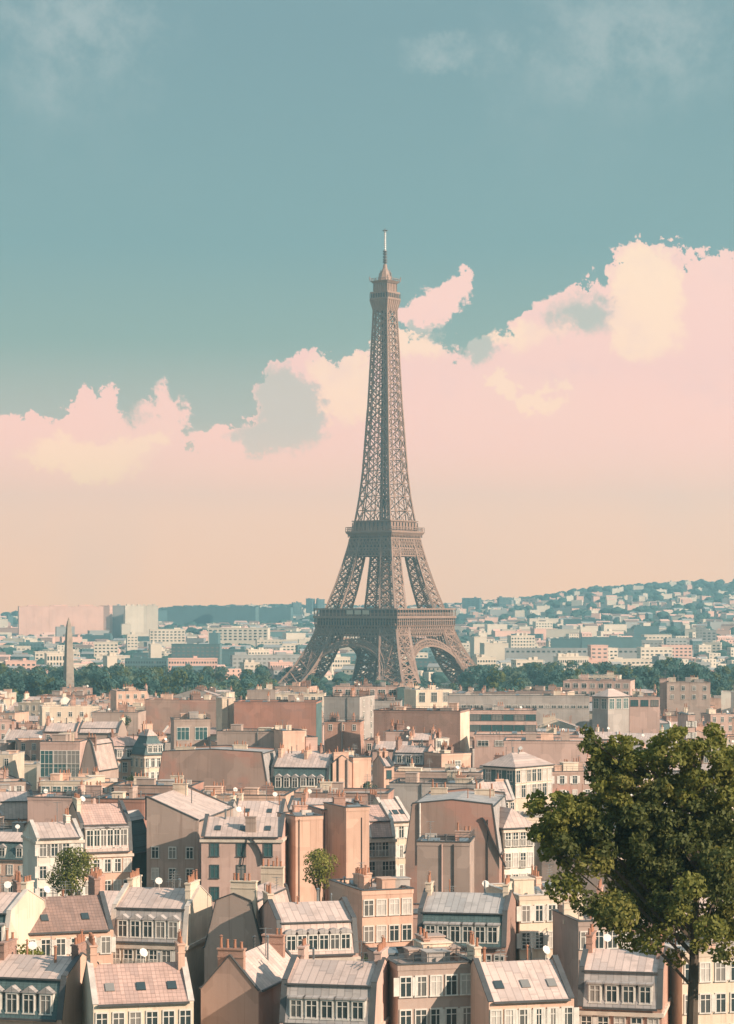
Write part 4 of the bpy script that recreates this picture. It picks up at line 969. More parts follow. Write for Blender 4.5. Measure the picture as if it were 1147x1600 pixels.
P(AB, 'house', 'taupe blank party wall house below the pink seamed-roof house', 'taupe vented party wall', 318, 410, 428, 1402, 0, 13, 'my', 6.0, 'taupe', 'zinc', Y=270, d=16, lowh=5.2, inset=1.4)
P(TH, 'house', 'pink house with arched dormers in a seamed zinc mansard below the tall peach block', 'pink arched zinc house', 424, 436, 560, 1421, 0, -14, 'mx', 5.2, 'pink', 'zinc', Y=262, d=12, lowh=3.5, inset=1.2, dorm=(6, 1.05, 1.9), dstyle='arch', win=(7, .95, 1.9, 2.8, 'rail'), cornice=True)
P(AB, 'house', 'plain peach flat house with a gravel deck below the white balcony house', 'gravel-deck peach house', 556, 566, 646, 1392, 0, -20, 'flat', 0, 'peach', 'gravel', Y=284, d=12, win=(4, 1.1, 1.8, 3.0, 'white'), clutter=5)
P(TH, 'house', 'brown brick house with a wide grey mansard below the small flat taupe block', 'wide grey mansard house', 652, 790, 806, 1406, 0, 10, 'mx', 5.4, 'brick', 'zincgrey', Y=266, d=12, mans='slate', lowh=3.6, inset=1.3, dorm=(6, 1.1, 2.0), win=(7, .95, 1.9, 2.8, 'white'))
P(AB, 'house', 'cream flat house with roof housings below the cream hipped house', 'cream housings house', 800, 812, 915, 1400, 0, -16, 'flat', 0, 'cream', 'paledeck', Y=276, d=12, win=(5, 1.0, 1.8, 3.0, 'shutter'), clutter=6)
P(TH, 'house', 'nearest slate-roofed house with gabled dormers at the bottom left', 'nearest slate house', -40, 96, 122, 1508, 0, 14, 'mx', 5.2, 'peach', 'zinc', Y=222, d=11, mans='slate', lowh=3.6, inset=1.2, dorm=(4, 1.1, 2.0), dstyle='gable', win=(5, .95, 1.9, 2.8, 'rail'))
P(TH, 'house', 'cream house with long pink tiles at the bottom, left of the brown gable end', 'long pink tiled house', 130, 146, 300, 1520, 0, -13, 'gx', 3.0, 'cream', 'tile', Y=218, d=10, win=(6, .95, 1.8, 2.6, 'white'), skylight=3)
P(AB, 'house', 'brown gable end house with a tall row of pots at the bottom', 'brown gable end', 312, 404, 430, 1500, 0, 16, 'gy', 3.0, 'brown', 'zinc', Y=226, d=14, ch=[(0, -6.4, 2.6, 'x', .8), (.5, 5, 2.2, 'x', .6)])
P(TH, 'house', 'bottom middle zinc mansard house with shed dormers', 'bottom middle zinc house', 436, 584, 606, 1516, 0, 11, 'mx', 5.2, 'pink', 'zinc', Y=220, d=11, mans='zincgrey', lowh=3.5, inset=1.2, dorm=(5, 1.1, 1.9), win=(6, .95, 1.9, 2.8, 'rail'), cornice=True)
P(AB, 'house', 'taupe flat house with many skylights at the bottom, right of middle', 'taupe skylight flat house', 612, 622, 742, 1508, 0, -15, 'flat', 0, 'taupe', 'felt', Y=224, d=11, win=(5, 1.0, 1.8, 3.0, 'white'), clutter=9)
P(TH, 'house', 'peach gabled house with roof lights at the bottom, in front of the wide grey mansard', 'peach bottom gabled house', 748, 764, 900, 1516, 0, -14, 'gx', 3.0, 'peach', 'zinc', Y=220, d=10, win=(6, .95, 1.8, 2.6, 'shutter'), skylight=3)

P(TH, 'house', 'rosy brick mansard house half hidden by the trunk of the big leafy tree', 'rosy house behind the trunk', 906, 1034, 1050, 1498, 0, 12, 'mx', 5.0, 'pinkbrick', 'zinc', Y=232, d=11, mans='zincgrey', lowh=3.4, inset=1.2, dorm=(4, 1.1, 1.9), win=(5, .95, 1.9, 2.8, 'rail'), cornice=True)
P(AB, 'house', 'cream flat house at the lower right edge below the big leafy tree', 'cream lower right house', 1056, 1066, 1215, 1488, 0, -14, 'flat', 0, 'cream', 'paledeck', Y=238, d=12, win=(6, 1.0, 1.8, 3.0, 'white'), clutter=6)
P(TH, 'house', 'pink gabled house tucked under the right side of the big leafy tree', 'pink tucked house', 1048, 1058, 1190, 1404, 0, -15, 'gx', 3.0, 'pink', 'zinc', Y=284, d=10, win=(5, .95, 1.8, 2.6, 'shutter'), skylight=2)
P(AB, 'house', 'taupe flat house left of the rosy house, below the cream housings house', 'taupe lower gap house', 896, 904, 990, 1440, 0, -12, 'flat', 0, 'taupe', 'gravel', Y=262, d=10, win=(4, 1.0, 1.8, 3.0, 'white'), clutter=5)

# ------------------------------------------------------------------ the roofs in between
frnd = random.Random(23)
WN = {'peach': 'peach', 'pink': 'pink', 'cream': 'cream', 'taupe': 'taupe', 'grey': 'grey', 'white': 'white', 'brown': 'brown', 'pinkbrick': 'rosy brick'}
RN = {'flat': 'flat roofed', 'mx': 'mansard', 'gx': 'gabled', 'my': 'blank-ended mansard', 'gy': 'gable-ended', 'pav': 'steep hipped'}
def auto_label(noun, px, Y, marks, limit=16):
    near = sorted(marks, key=lambda h: abs(h[0] - px) + abs(h[1]) * 0 + abs(math.log(h[2] / Y)) * 420)
    for hh in near[:9]:
        dx = px - hh[0]; far = Y > hh[2] * 1.04; nearer = Y < hh[2] * .96
        side = 'left of' if dx < -14 else 'right of' if dx > 14 else ''
        dep = 'behind' if far else 'in front of' if nearer else 'beside'
        for how in ((f'just {dep} and {side} the {hh[3]}' if side and dep != 'beside' else f'{side or dep} the {hh[3]}'), f'{dep} the {hh[3]}', f'close {side or dep} the {hh[3]}'):
            L = f'{noun}, {how}'
            if len(L.split()) <= limit and L not in LABELS: return L
    for hh in near[:14]:
        for hj in near[:14]:
            if hj[3] != hh[3]:
                L = f'{noun} between the {hh[3]} and the {hj[3]}'
                if len(L.split()) <= limit and L not in LABELS: return L
    return noun + ' among the roofs'
marks = [(h[0], h[1], h[2], h[3]) for h in HOUSES]
def fill():
    n = 0
    Y = 1010.0
    while Y > 415:
        half = .17 * Y
        x = -half + frnd.uniform(0, 10)
        while x < half:
            w = frnd.uniform(9, 22); d = frnd.uniform(9, 13); yaw = frnd.choice((6, 10, 14, 18, -12, -16, -22))
            px = CX + x * F / Y
            roof = frnd.choices(('flat', 'mx', 'gx', 'my', 'gy', 'pav'), (7, 2.6, 2.2, 1.3, .8, .4))[0]
            zt = frnd.uniform(17.5, 23.5) if Y < 820 else frnd.uniform(19, 25)
            if Y > 900: zt = frnd.uniform(20, 26.5)
            wall = frnd.choice(('peach', 'peach', 'pink', 'pink', 'cream', 'cream', 'taupe', 'grey', 'white', 'brown', 'pinkbrick'))
            rm = 'zinc' if frnd.random() < .6 else frnd.choice(('zincgrey', 'tile', 'browntile', 'zincgrey'))
            rh = {'flat': 0, 'mx': frnd.uniform(4, 5.2), 'gx': frnd.uniform(1.8, 3), 'my': frnd.uniform(4, 5.5), 'gy': frnd.uniform(2, 3), 'pav': 4.6}[roof]
            fp = (x, Y, w, d, R(-yaw))
            if all(not overlap(fp, h[4], .5) for h in HOUSES):
                near = Y < 560
                kind = 'flat' if not near else frnd.choice(('white', 'shutter', 'rail'))
                nw = max(2, int(w / 2.6))
                win = (nw, .95, 1.7, 2.7, kind, 2) if yaw < 0 or frnd.random() < .5 else None
                mans = frnd.choice(('slate', 'zincgrey', 'zinc')) if roof in ('mx', 'my', 'pav') else None
                rname = RN[roof]
                noun = f'{"wide" if w > 17 else "narrow" if w < 12 else "mid-sized"} {WN[wall]} {rname} house'
                lab = auto_label(noun, px, Y, marks)
                r, c, f2 = house(TH, 'house', lab, '', w, d, zt, (x + (w / 2 if yaw >= 0 else -w / 2) * math.cos(R(yaw)), Y - d / 2, 'r' if yaw >= 0 else 'l'), yaw, roof, rh, wall,
                    frnd.choice(('gravel', 'felt', 'paledeck')) if roof == 'flat' else rm, mans=mans, win=win, near=near, dorm=(max(2, int(w / 3.2)), 1.05, round(rh * .4, 1)) if roof in ('mx', 'pav') and frnd.random() < .7 else 0,
                    dstyle=frnd.choice(('flat', 'gable')), group='roofs of the town', clutter=frnd.randint(2, 6) if roof == 'flat' else 0)
                HOUSES.append((px, 0, Y, '', f2)); n += 1
            x += w * .99 + frnd.uniform(.1, 1.4)
        Y -= frnd.uniform(13, 16) if Y < 700 else 17
    # and beyond the lower and outer edges
    for Y, xs in ((305, (-62, -30, 6, 36)), (240, (60, 48)), (330, (66, 84, 104)), (300, (46, 70, 92)), (380, (68, 88, -76))):
        for x in xs:
            w = frnd.uniform(10, 15); yaw = frnd.choice((10, 14, -15, -20)); wall = frnd.choice(('peach', 'pink', 'cream', 'taupe'))
            fp = (x, Y, w, 10, R(-yaw))
            if any(overlap(fp, h[4], .3) for h in HOUSES): continue
            px = CX + x * F / Y
            roof = frnd.choice(('mx', 'gx', 'flat'))
            lab = auto_label(f'{"wide" if w > 13 else "narrow"} {WN[wall]} {RN[roof]} house', px, Y, marks)
            r, c, f2 = house(TH, 'house', lab, '', w, 10, frnd.uniform(20, 23), (x + (w / 2 if yaw >= 0 else -w / 2) * math.cos(R(yaw)), Y - 5, 'r' if yaw >= 0 else 'l'), yaw, roof, 0 if roof == 'flat' else 4 if roof == 'mx' else 2.6, wall,
                'gravel' if roof == 'flat' else 'zinc', mans='slate', win=(4, .95, 1.8, 2.8, 'white', 3), dorm=(3, 1.05, 1.6) if roof == 'mx' else 0, group='roofs of the town')
            HOUSES.append((px, 0, Y, '', f2)); n += 1
    print('FILL', n)
fill()
# ------------------------------------------------------------------ trees
def leaf_cloud(rng, lobes, per, size, mats, name, flat=.55):
    """crown: lobes = [(centre, radius, material index)], each a loose shell of small leaf faces"""
    V, Fc, MI = [], [], []
    for c, r, mi in lobes:
        n = max(6, int(per * r * r))
        for _ in range(n):
            while True:
                d = Vector((rng.uniform(-1, 1), rng.uniform(-1, 1), rng.uniform(-1, 1)))
                if .05 < d.length < 1: break
            L = d.length; d.normalize()
            p = Vector(c) + Vector((d.x, d.y, d.z * .8)) * r * ((.55 + .5 * L ** .5) if flat < 1 else (.15 + 1.0 * L ** .8))
            nrm = (d + Vector((rng.uniform(-1, 1), rng.uniform(-1, 1), rng.uniform(-.6, 1.1))) * flat).normalized()
            u = nrm.orthogonal().normalized(); u = (Matrix.Rotation(rng.uniform(0, 6.28), 3, nrm) @ u); v = nrm.cross(u)
            s = size * rng.uniform(.6, 1.25); i = len(V)
            V += [tuple(p - u * s), tuple(p - v * s * .62), tuple(p + u * s), tuple(p + v * s * .62)]
            Fc.append((i, i + 1, i + 2, i + 3)); MI.append(mi)
    me = bpy.data.meshes.new(name); me.from_pydata(V, [], Fc)
    for m in mats: me.materials.append(MATS[m])
    me.polygons.foreach_set('material_index', MI)
    return me
def trunk_mesh(rng, h, r, limbs, spread, top):
    b = MB(); pts = [(0, 0, -.6), (rng.uniform(-.1, .1), 0, h * .3), (rng.uniform(-.3, .3) * r, rng.uniform(-.3, .3) * r, h * .6), (0, 0, h)]
    rr = [r * 1.25, r, r * .8, r * .5]
    for (p, q), (a, c) in zip(zip(pts, pts[1:]), zip(rr, rr[1:])):
        ring = lambda o, s: [(o[0] + math.cos(k * .785) * s, o[1] + math.sin(k * .785) * s, o[2]) for k in range(8)]
        b.solid(ring(p, a), ring(q, c))
    for k in range(limbs):
        a = 6.283 * k / limbs + rng.uniform(-.4, .4); z = h * rng.uniform(.45, .95); L = spread * rng.uniform(.55, .95)
        p0 = Vector((0, 0, z)); p1 = Vector((math.cos(a) * L * .5, math.sin(a) * L * .5, z + (top - z) * .45)); p2 = Vector((math.cos(a) * L, math.sin(a) * L, z + (top - z) * rng.uniform(.55, .8)))
        b.bar(p0, p1, r * .7); b.bar(p1, p2, r * .36)
    return b.mesh('trunk', 'bark')
trnd = random.Random(5)
def crown_lobes(rng, rx, rz, zc, n, rl, mis):
    L = []
    for k in range(n):
        a = rng.uniform(0, 6.283); t = rng.uniform(-.9, 1); q = math.sqrt(max(0, 1 - t * t)) * rng.uniform(.35, .95)
        L.append(((math.cos(a) * q * rx, math.sin(a) * q * rx, zc + t * rz), rl * rng.uniform(.7, 1.35), rng.choice(mis)))
    return L
PARK = []
for k in range(6):
    rx = 5.4 + k * .45; rz = 6.0 + (k % 3)
    mats = ['leaf_pale', 'leaf_park'] if k in (2, 4) else ['leaf_park', 'leaf_dark']
    PARK.append((leaf_cloud(trnd, crown_lobes(trnd, rx, rz, 10.5, 30, 2.3, (0, 0, 0, 1)), 10, .75, mats, 'crown'), trunk_mesh(trnd, 8, .4, 4, rx * .8, 14), rx, mats[1]))
TREES = []
def put_tree(k, x, y, s, label, group, sz=None):
    cm, tm, rx, _ = PARK[k]
    r = thing('park_tree', label, 'tree', (x, y, ground_z(x, y)), trnd.uniform(0, 6.28), group); r.scale = (s, s, (sz or s))
    put(cm, 'crown', r); put(tm, 'trunk', r)
    return r
tmarks = [(107, 0, 1250, 'obelisk'), (470, 0, 1650, 'left tower leg'), (625, 0, 1640, 'nearest tower leg'), (735, 0, 1690, 'right tower leg'), (545, 0, 1700, 'left tower arch'), (690, 0, 1700, 'right tower arch'),
          (90, 0, 745, 'pale stepped house'), (200, 0, 900, 'sunlit peach flat house'), (285, 0, 735, 'long brown windowless block'), (408, 0, 900, 'square taupe house'), (468, 0, 870, 'long low cream house'), (572, 0, 905, 'long pinkish house'),
          (675, 0, 850, 'bright cream house'), (810, 0, 800, 'long pale ribbon building'), (955, 0, 765, 'glazed pavilion'), (940, 0, 930, 'stepped penthouse block'), (1040, 0, 880, 'narrow chimney-like house'), (1075, 0, 870, 'dull grey flat house')]
tmarks2 = tmarks + [(150, 0, 1500, 'garden left of the obelisk path'), (1000, 0, 1500, 'dark wooded rise on the right')]
def tree_label(px, Y, s, k):
    noun = f'{"tall" if s > 1.15 else "small" if s < .9 else "round"} {"pale green" if k in (2, 4) else "dark green"} park tree'
    return auto_label(noun, px, Y, tmarks)
def park():
    n = 0; Y = 1760
    while Y > 1075:
        half = .165 * Y; x = -half
        while x < half:
            px = CX + x * F / Y
            dens = .8 if px < 420 or px > 760 else .62
            if trnd.random() < dens:
                k = trnd.randrange(6); s = trnd.uniform(.62, 1.35)
                if 425 < px < 765 and Y < 1690: s *= trnd.uniform(.42, .7)
                d = math.hypot(x - TOWER_X, Y - TOWER_Y)
                top = 18 * s
                lim = CZ - (1040 - HY) * Y / F                    # keep the skyline of the park where the photograph has it
                if px > 820 and px < 1000: lim += 3
                if top > lim - 1: s *= max(.55, (lim - 1) / top)
                if d > 62 and not (abs(px - 107) < 14 and Y < 1260):
                    put_tree(k, x, Y, s, tree_label(px, Y, s, k), 'trees of the park'); n += 1
            x += trnd.uniform(13, 22)
        Y -= trnd.uniform(42, 58)
    for px, Y, s in ((1010, 1300, 1.5), (1046, 1330, 1.7), (1080, 1290, 1.6), (745, 1500, 1.25), (770, 1420, 1.2), (860, 1400, 1.2)):
        x = wx(px, Y); put_tree(3, x, Y, s, auto_label('tall bushy dark green park tree', px, Y, tmarks), 'trees of the park'); n += 1
    print('PARK', n)
park()
# trees standing between the houses
def court_tree(px, pt, Y, wpx, label, mats, seed):
    rng = random.Random(seed); rx = wpx / 2 * Y / F; zt = wz(pt, Y); x = wx(px, Y); g = ground_z(x, Y); rz = rx * .95; h = zt - g
    r = thing('courtyard_tree', label, 'tree', (x, Y, g))
    put(leaf_cloud(rng, crown_lobes(rng, rx * .8, rz * .8, h - rz, 30, rx * .38, (0, 0, 1)), 60, .2, mats, 'crown'), 'crown', r)
    put(trunk_mesh(rng, h - rz * 1.6, .35, 4, rx * .7, h - rz * .5), 'trunk', r)
court_tree(112, 1327, 322, 78, 'dark round courtyard tree before the house of tall white dormers', ['leaf_dark', 'leaf_olive'], 1)
court_tree(498, 1329, 322, 60, 'olive courtyard tree at the foot of the tall peach block', ['leaf_olive', 'leaf_yellow'], 2)
court_tree(210, 1213, 500, 44, 'yellow-green tree before the cream gabled house with narrow windows', ['leaf_yellow', 'leaf_olive'], 3)
court_tree(196, 1118, 700, 18, 'round dark tree beside the white-edged low house', ['leaf_park', 'leaf_dark'], 4)
court_tree(575, 1222, 470, 26, 'dark ivy-like tree beside the plain peach house', ['leaf_park', 'leaf_dark'], 5)
court_tree(672, 1106, 835, 26, 'small dark roof-height tree before the bright cream house', ['leaf_dark', 'leaf_park'], 6)
court_tree(40, 1478, 246, 90, 'olive courtyard tree at the bottom left among the nearest roofs', ['leaf_olive', 'leaf_dark'], 7)
court_tree(596, 1486, 248, 72, 'dark courtyard tree between the bottom houses near the middle', ['leaf_dark', 'leaf_olive'], 8)
# the big tree on the right, on the slope below the viewpoint
def big_tree():
    Y = 135.0; x0 = wx(1085, Y); g = ground_z(x0, Y); rng = random.Random(11)
    r = thing('leafy_tree', 'big leafy olive-green tree filling the lower right, with pale gaps between its clumps', 'tree', (x0, Y, g))
    def L(px, py, rp, mi, dy=0.0):
        YY = Y + dy; return ((wx(px, YY) - x0, dy, wz(py, YY) - g), rp * YY / F, mi)
    # clumps of the crown: column, row, radius (photo px), leaf colour, depth offset
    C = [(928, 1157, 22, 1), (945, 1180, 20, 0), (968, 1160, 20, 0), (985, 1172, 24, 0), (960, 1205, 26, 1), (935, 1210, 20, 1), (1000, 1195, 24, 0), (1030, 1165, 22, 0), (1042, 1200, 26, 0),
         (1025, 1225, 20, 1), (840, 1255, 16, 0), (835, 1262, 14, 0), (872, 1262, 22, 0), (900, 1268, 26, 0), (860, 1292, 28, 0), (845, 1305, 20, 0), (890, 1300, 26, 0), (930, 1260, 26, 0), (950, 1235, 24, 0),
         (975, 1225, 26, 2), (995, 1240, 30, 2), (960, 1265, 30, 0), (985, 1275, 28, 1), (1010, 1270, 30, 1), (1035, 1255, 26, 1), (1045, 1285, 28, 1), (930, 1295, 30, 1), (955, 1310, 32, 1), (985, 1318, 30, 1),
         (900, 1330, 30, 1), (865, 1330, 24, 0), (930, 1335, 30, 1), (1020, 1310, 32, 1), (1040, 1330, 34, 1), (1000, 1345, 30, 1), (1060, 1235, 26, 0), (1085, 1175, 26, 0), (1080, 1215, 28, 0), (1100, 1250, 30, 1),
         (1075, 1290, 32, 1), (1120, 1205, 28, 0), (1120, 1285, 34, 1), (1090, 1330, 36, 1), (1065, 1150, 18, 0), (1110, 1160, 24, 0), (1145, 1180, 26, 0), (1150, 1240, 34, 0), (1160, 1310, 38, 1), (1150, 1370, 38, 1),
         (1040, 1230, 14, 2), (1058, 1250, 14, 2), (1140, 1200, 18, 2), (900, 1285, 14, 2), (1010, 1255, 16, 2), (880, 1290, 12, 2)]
    lobes = []
    for px, py, rp, mi in C:
        for k in range(11):
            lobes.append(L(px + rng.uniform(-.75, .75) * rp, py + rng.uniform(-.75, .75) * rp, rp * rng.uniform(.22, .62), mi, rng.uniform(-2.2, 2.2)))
    for _ in range(80):                                         # the lower crown, out of the photograph's frame
        px, py = rng.uniform(870, 1240), rng.uniform(1345, 1500)
        edge = 862 + max(0, py - 1380) * 1.5
        if px < edge: continue
        lobes.append(L(px, py, rng.uniform(12, 32), rng.choice((0, 1, 1, 0, 2)), rng.uniform(-4.5, 3.5)))
    for _ in range(60):                                         # the far side of the crown
        a, t = rng.uniform(0, 6.283), rng.uniform(0, 1)
        lobes.append(L(1075 + math.cos(a) * 120 * t, 1330 + math.sin(a) * 110 * t, rng.uniform(18, 26), rng.choice((0, 1)), rng.uniform(2, 5.5)))
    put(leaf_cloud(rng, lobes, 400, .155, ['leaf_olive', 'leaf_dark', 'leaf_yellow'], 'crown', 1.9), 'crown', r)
    b = MB(); top = wz(1235, Y) - g
    ring = lambda o, s: [(o[0] + math.cos(k * .785) * s, o[1] + math.sin(k * .785) * s, o[2]) for k in range(8)]
    P0 = [((0, 0, -1), .5), ((.1, 0, top * .35), .46), ((-.15, .1, top * .6), .36), ((.1, 0, top * .85), .2), ((.2, .1, top * 1.02), .07)]
    for (p, a), (q, c) in zip(P0, P0[1:]): b.solid(ring(p, a), ring(q, c))
    for px, py, rp, mi in C[::2]:
        e, _, _ = L(px, py, rp, mi, rng.uniform(-1.2, 1.2)); e = Vector(e); s = Vector((0, 0, max(top * .38, e.z - abs(e.x) * .8 - 1.5))); m = s.lerp(e, .55) + Vector((0, 0, .5))
        b.bar(s, m, .17); b.bar(m, e, .08)
    b.build('trunk', 'bark', r)
big_tree()

# ------------------------------------------------------------------ the far town
fr = random.Random(41)
FAR = []
def far_block(name, cat, label, x, y, w, d, h, yaw, mat, win=None, roofbox=0, group=None, sink=3.0, ribs=0):
    b = MB()
    if ribs:
        k = max(2, round(w / ribs))
        for j in range(1, k): u = -w / 2 + w * j / k; b.box(u - .3, u + .3, -d / 2 - .18, -d / 2 + .2, -sink, h + .1)
        for j in range(3): u = w * (-.33 + .3 * j); b.box(u - w * .06, u + w * .06, -d * .3, d * .3, h, h + 2.6)
    b.box(-w / 2, w / 2, -d / 2, d / 2, -sink, h)
    b.box(-w / 2 - .2, w / 2 + .2, -d / 2 - .2, -d / 2 + .25, h, h + .7); b.box(-w / 2 - .2, w / 2 + .2, d / 2 - .25, d / 2 + .2, h, h + .7)
    b.box(-w / 2 - .2, -w / 2 + .25, -d / 2 + .25, d / 2 - .25, h, h + .7); b.box(w / 2 - .25, w / 2 + .2, -d / 2 + .25, d / 2 - .25, h, h + .7)
    for k in range(roofbox):
        u = fr.uniform(-.4, .4) * w; a = fr.uniform(1.2, max(1.4, w * .09)); b.box(u - a, u + a, -d * .2, d * .25, h, h + fr.uniform(1.8, 3.4))
    z = ground_z(x, y)
    if win:
        r = thing(name, label, cat, (x, y, z), R(-yaw), group); b.build('wall', mat, r)
        nf, wh, gap, cols = win; q = MB()
        if not group and cols:
            a = w / cols * .27; me = MB().box(-a, a, -.12, 0, 0, wh).mesh('window', 'pane')
            for f in range(min(nf, 96 // cols)):
                zz = h - gap - f * gap
                if zz < .5: break
                for c in range(cols): put(me, 'window', r, (-w / 2 + w * (c + .5) / cols, -d / 2, zz))
            FAR.append((x, y, w, d, R(-yaw)))
            return r
        for f in range(nf):
            zz = h - gap - f * gap
            if zz < .5: break
            if cols == 0: q.box(-w / 2 + .8, w / 2 - .8, -d / 2 - .12, -d / 2, zz, zz + wh)
            else:
                for c in range(cols):
                    u = -w / 2 + w * (c + .5) / cols; q.box(u - w / cols * .27, u + w / cols * .27, -d / 2 - .12, -d / 2, zz, zz + wh)
        q.build('glazing', 'pane', r)
        q = MB()
        for s in (-1, 1):
            for f in range(nf):
                zz = h - gap - f * gap
                if zz < .5: break
                n = max(1, int(d / 4))
                for c in range(n):
                    u = -d / 2 + d * (c + .5) / n; q.box(*((w / 2, w / 2 + .12) if s > 0 else (-w / 2 - .12, -w / 2)), u - .8, u + .8, zz, zz + wh)
        q.build('glazing', 'pane', r)
    else:
        r = tag(put(b.mesh(name, mat), name, None, (x, y, z), R(-yaw)), label, cat, group)
    FAR.append((x, y, w, d, R(-yaw)))
    return r
def FB(label, mark, x0, x1, yt, yb, Y, mat, yaw=0, d=14, win=None, rb=1, name='apartment_block', cat='apartment block', ribs=0):
    w = (x1 - x0) * Y / F / max(.5, math.cos(R(yaw))); x = wx((x0 + x1) / 2, Y); g = ground_z(x, Y)
    h = wz(yt, Y) - g; far_block(name, cat, label, x, Y + d / 2, w, d, max(3, h), yaw, mat, win, rb, ribs=ribs)
    fmarks.append(((x0 + x1) / 2, yt, Y, mark))
fmarks = [(107, 0, 1250, 'obelisk'), (470, 0, 1650, 'left tower leg'), (735, 0, 1690, 'right tower leg'), (602, 0, 1700, 'iron tower')]
# the long slabs along the left skyline
FB('long pink slab block at the far left end of the skyline', 'long pink skyline slab', 30, 158, 948, 980, 3500, 'far_pink', -14, rb=3, ribs=11)
FB('blue-grey slab block right of the long pink skyline slab', 'blue-grey skyline slab', 172, 194, 947, 980, 3530, 'far_grey', 8, rb=1)
FB('dusky slab block touching the long pink skyline slab', 'dusky skyline slab', 157, 173, 947, 980, 3515, 'far_pink', 12, rb=1)
FB('cream slab block in the middle of the left skyline row', 'cream skyline slab', 194, 222, 947, 980, 3500, 'far_cream', -16, rb=1, ribs=9)
FB('pale slab block where the left skyline row meets the teal ridge', 'pale ridge-end slab', 220, 246, 947, 976, 3550, 'far_cream', -8, rb=2, ribs=9)
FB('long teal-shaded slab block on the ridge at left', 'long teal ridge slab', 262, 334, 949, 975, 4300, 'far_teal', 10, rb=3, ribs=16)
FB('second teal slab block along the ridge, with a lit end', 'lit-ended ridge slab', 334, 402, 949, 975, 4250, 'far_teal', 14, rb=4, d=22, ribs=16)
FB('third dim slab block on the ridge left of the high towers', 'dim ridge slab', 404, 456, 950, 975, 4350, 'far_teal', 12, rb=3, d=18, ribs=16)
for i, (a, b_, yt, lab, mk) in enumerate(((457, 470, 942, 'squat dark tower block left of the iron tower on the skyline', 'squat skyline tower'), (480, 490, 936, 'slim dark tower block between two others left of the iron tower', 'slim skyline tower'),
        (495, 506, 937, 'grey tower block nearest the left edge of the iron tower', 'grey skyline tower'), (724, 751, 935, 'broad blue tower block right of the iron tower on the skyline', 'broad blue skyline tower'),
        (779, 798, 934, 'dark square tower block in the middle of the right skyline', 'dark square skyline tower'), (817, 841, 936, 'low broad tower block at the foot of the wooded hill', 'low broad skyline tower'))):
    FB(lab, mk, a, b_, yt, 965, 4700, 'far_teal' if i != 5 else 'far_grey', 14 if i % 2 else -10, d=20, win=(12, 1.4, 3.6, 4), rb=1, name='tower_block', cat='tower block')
# landmarks of the hazy middle distance
FB('white ribbon-windowed office slab left of the bridging block', 'white ribbon office', 233, 288, 984, 1006, 2750, 'far_cream', -8, win=(4, 1.5, 3.4, 9))
FB('wide pale office with a deep flat top right of the white ribbon office', 'wide flat-topped office', 326, 420, 982, 1000, 2900, 'far_cream', 6, d=20, win=(4, 1.8, 3.6, 12))
FB('dark teal end block beside the wide flat-topped office', 'dark teal end block', 328, 342, 990, 1020, 2700, 'far_teal', 8)
FB('bright cream block in front of the white ribbon office', 'bright cream far block', 233, 250, 1007, 1028, 2350, 'far_cream', -14)
FB('pale office with dark window rows between the cream block and the teal hall', 'pale window-row office', 294, 326, 1009, 1030, 2300, 'far_cream', -6, win=(4, 1.6, 3.3, 8))
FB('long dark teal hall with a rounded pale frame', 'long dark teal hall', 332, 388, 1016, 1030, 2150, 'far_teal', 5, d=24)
FB('bright stepped cream block right of the dark teal hall', 'bright stepped block', 385, 417, 1016, 1036, 2050, 'far_cream', -16, win=(3, 1.3, 3.2, 7), rb=3)
FB('wide peach office block behind the left park trees', 'wide peach office', 262, 338, 1030, 1054, 1880, 'far_pink', -6, win=(3, 1.5, 3.4, 18))
FB('long low cream wing joined left of the wide peach office', 'long low cream wing', 196, 262, 1030, 1046, 1900, 'far_teal', 5, win=(3, 1.7, 3.4, 16))
FB('small bright cream house block in the trees right of the obelisk', 'small bright cream block', 163, 178, 1026, 1046, 1850, 'far_cream', -20, rb=2)
FB('cream columned block at the left edge beside the obelisk', 'cream columned block', 70, 98, 1022, 1046, 1900, 'far_cream', -15, win=(2, 3.2, 5, 6))
FB('cream block behind the left arch of the tower', 'cream arch block', 505, 545, 1028, 1052, 1980, 'far_cream', -10, win=(3, 1.6, 3.6, 10))
FB('pinkish cream block left of the tower leg', 'pinkish leg block', 420, 455, 1036, 1058, 1900, 'far_pink', -10, win=(3, 1.6, 3.6, 9))
FB('white flat block just right of the right tower leg', 'white flat block', 738, 758, 996, 1008, 2500, 'far_cream', -16)
FB('bright low cream hall right of the tower', 'bright low cream hall', 754, 792, 1006, 1018, 2300, 'far_cream', -10, d=20)
FB('pale office with long window rows right of the white flat block', 'pale long-row office', 796, 834, 994, 1012, 2450, 'far_cream', -12, win=(4, 1.5, 3.3, 8), rb=3)
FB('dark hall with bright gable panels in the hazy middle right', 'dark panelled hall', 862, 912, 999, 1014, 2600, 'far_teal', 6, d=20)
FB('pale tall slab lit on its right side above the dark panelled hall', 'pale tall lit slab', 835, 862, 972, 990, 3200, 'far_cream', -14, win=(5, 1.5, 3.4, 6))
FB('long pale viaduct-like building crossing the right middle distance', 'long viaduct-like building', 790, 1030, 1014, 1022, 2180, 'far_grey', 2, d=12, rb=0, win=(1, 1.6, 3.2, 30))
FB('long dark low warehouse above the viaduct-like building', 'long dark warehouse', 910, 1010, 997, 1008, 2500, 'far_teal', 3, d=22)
FB('bright cream palace-like block in the trees of the right park', 'bright palace-like block', 869, 918, 1027, 1042, 1850, 'far_cream', -10, win=(2, 2.0, 4.2, 14), rb=6)
FB('pink wing joined right of the palace-like block', 'pink palace wing', 916, 946, 1033, 1044, 1860, 'far_pink', -8, win=(2, 1.8, 3.8, 9), rb=2)
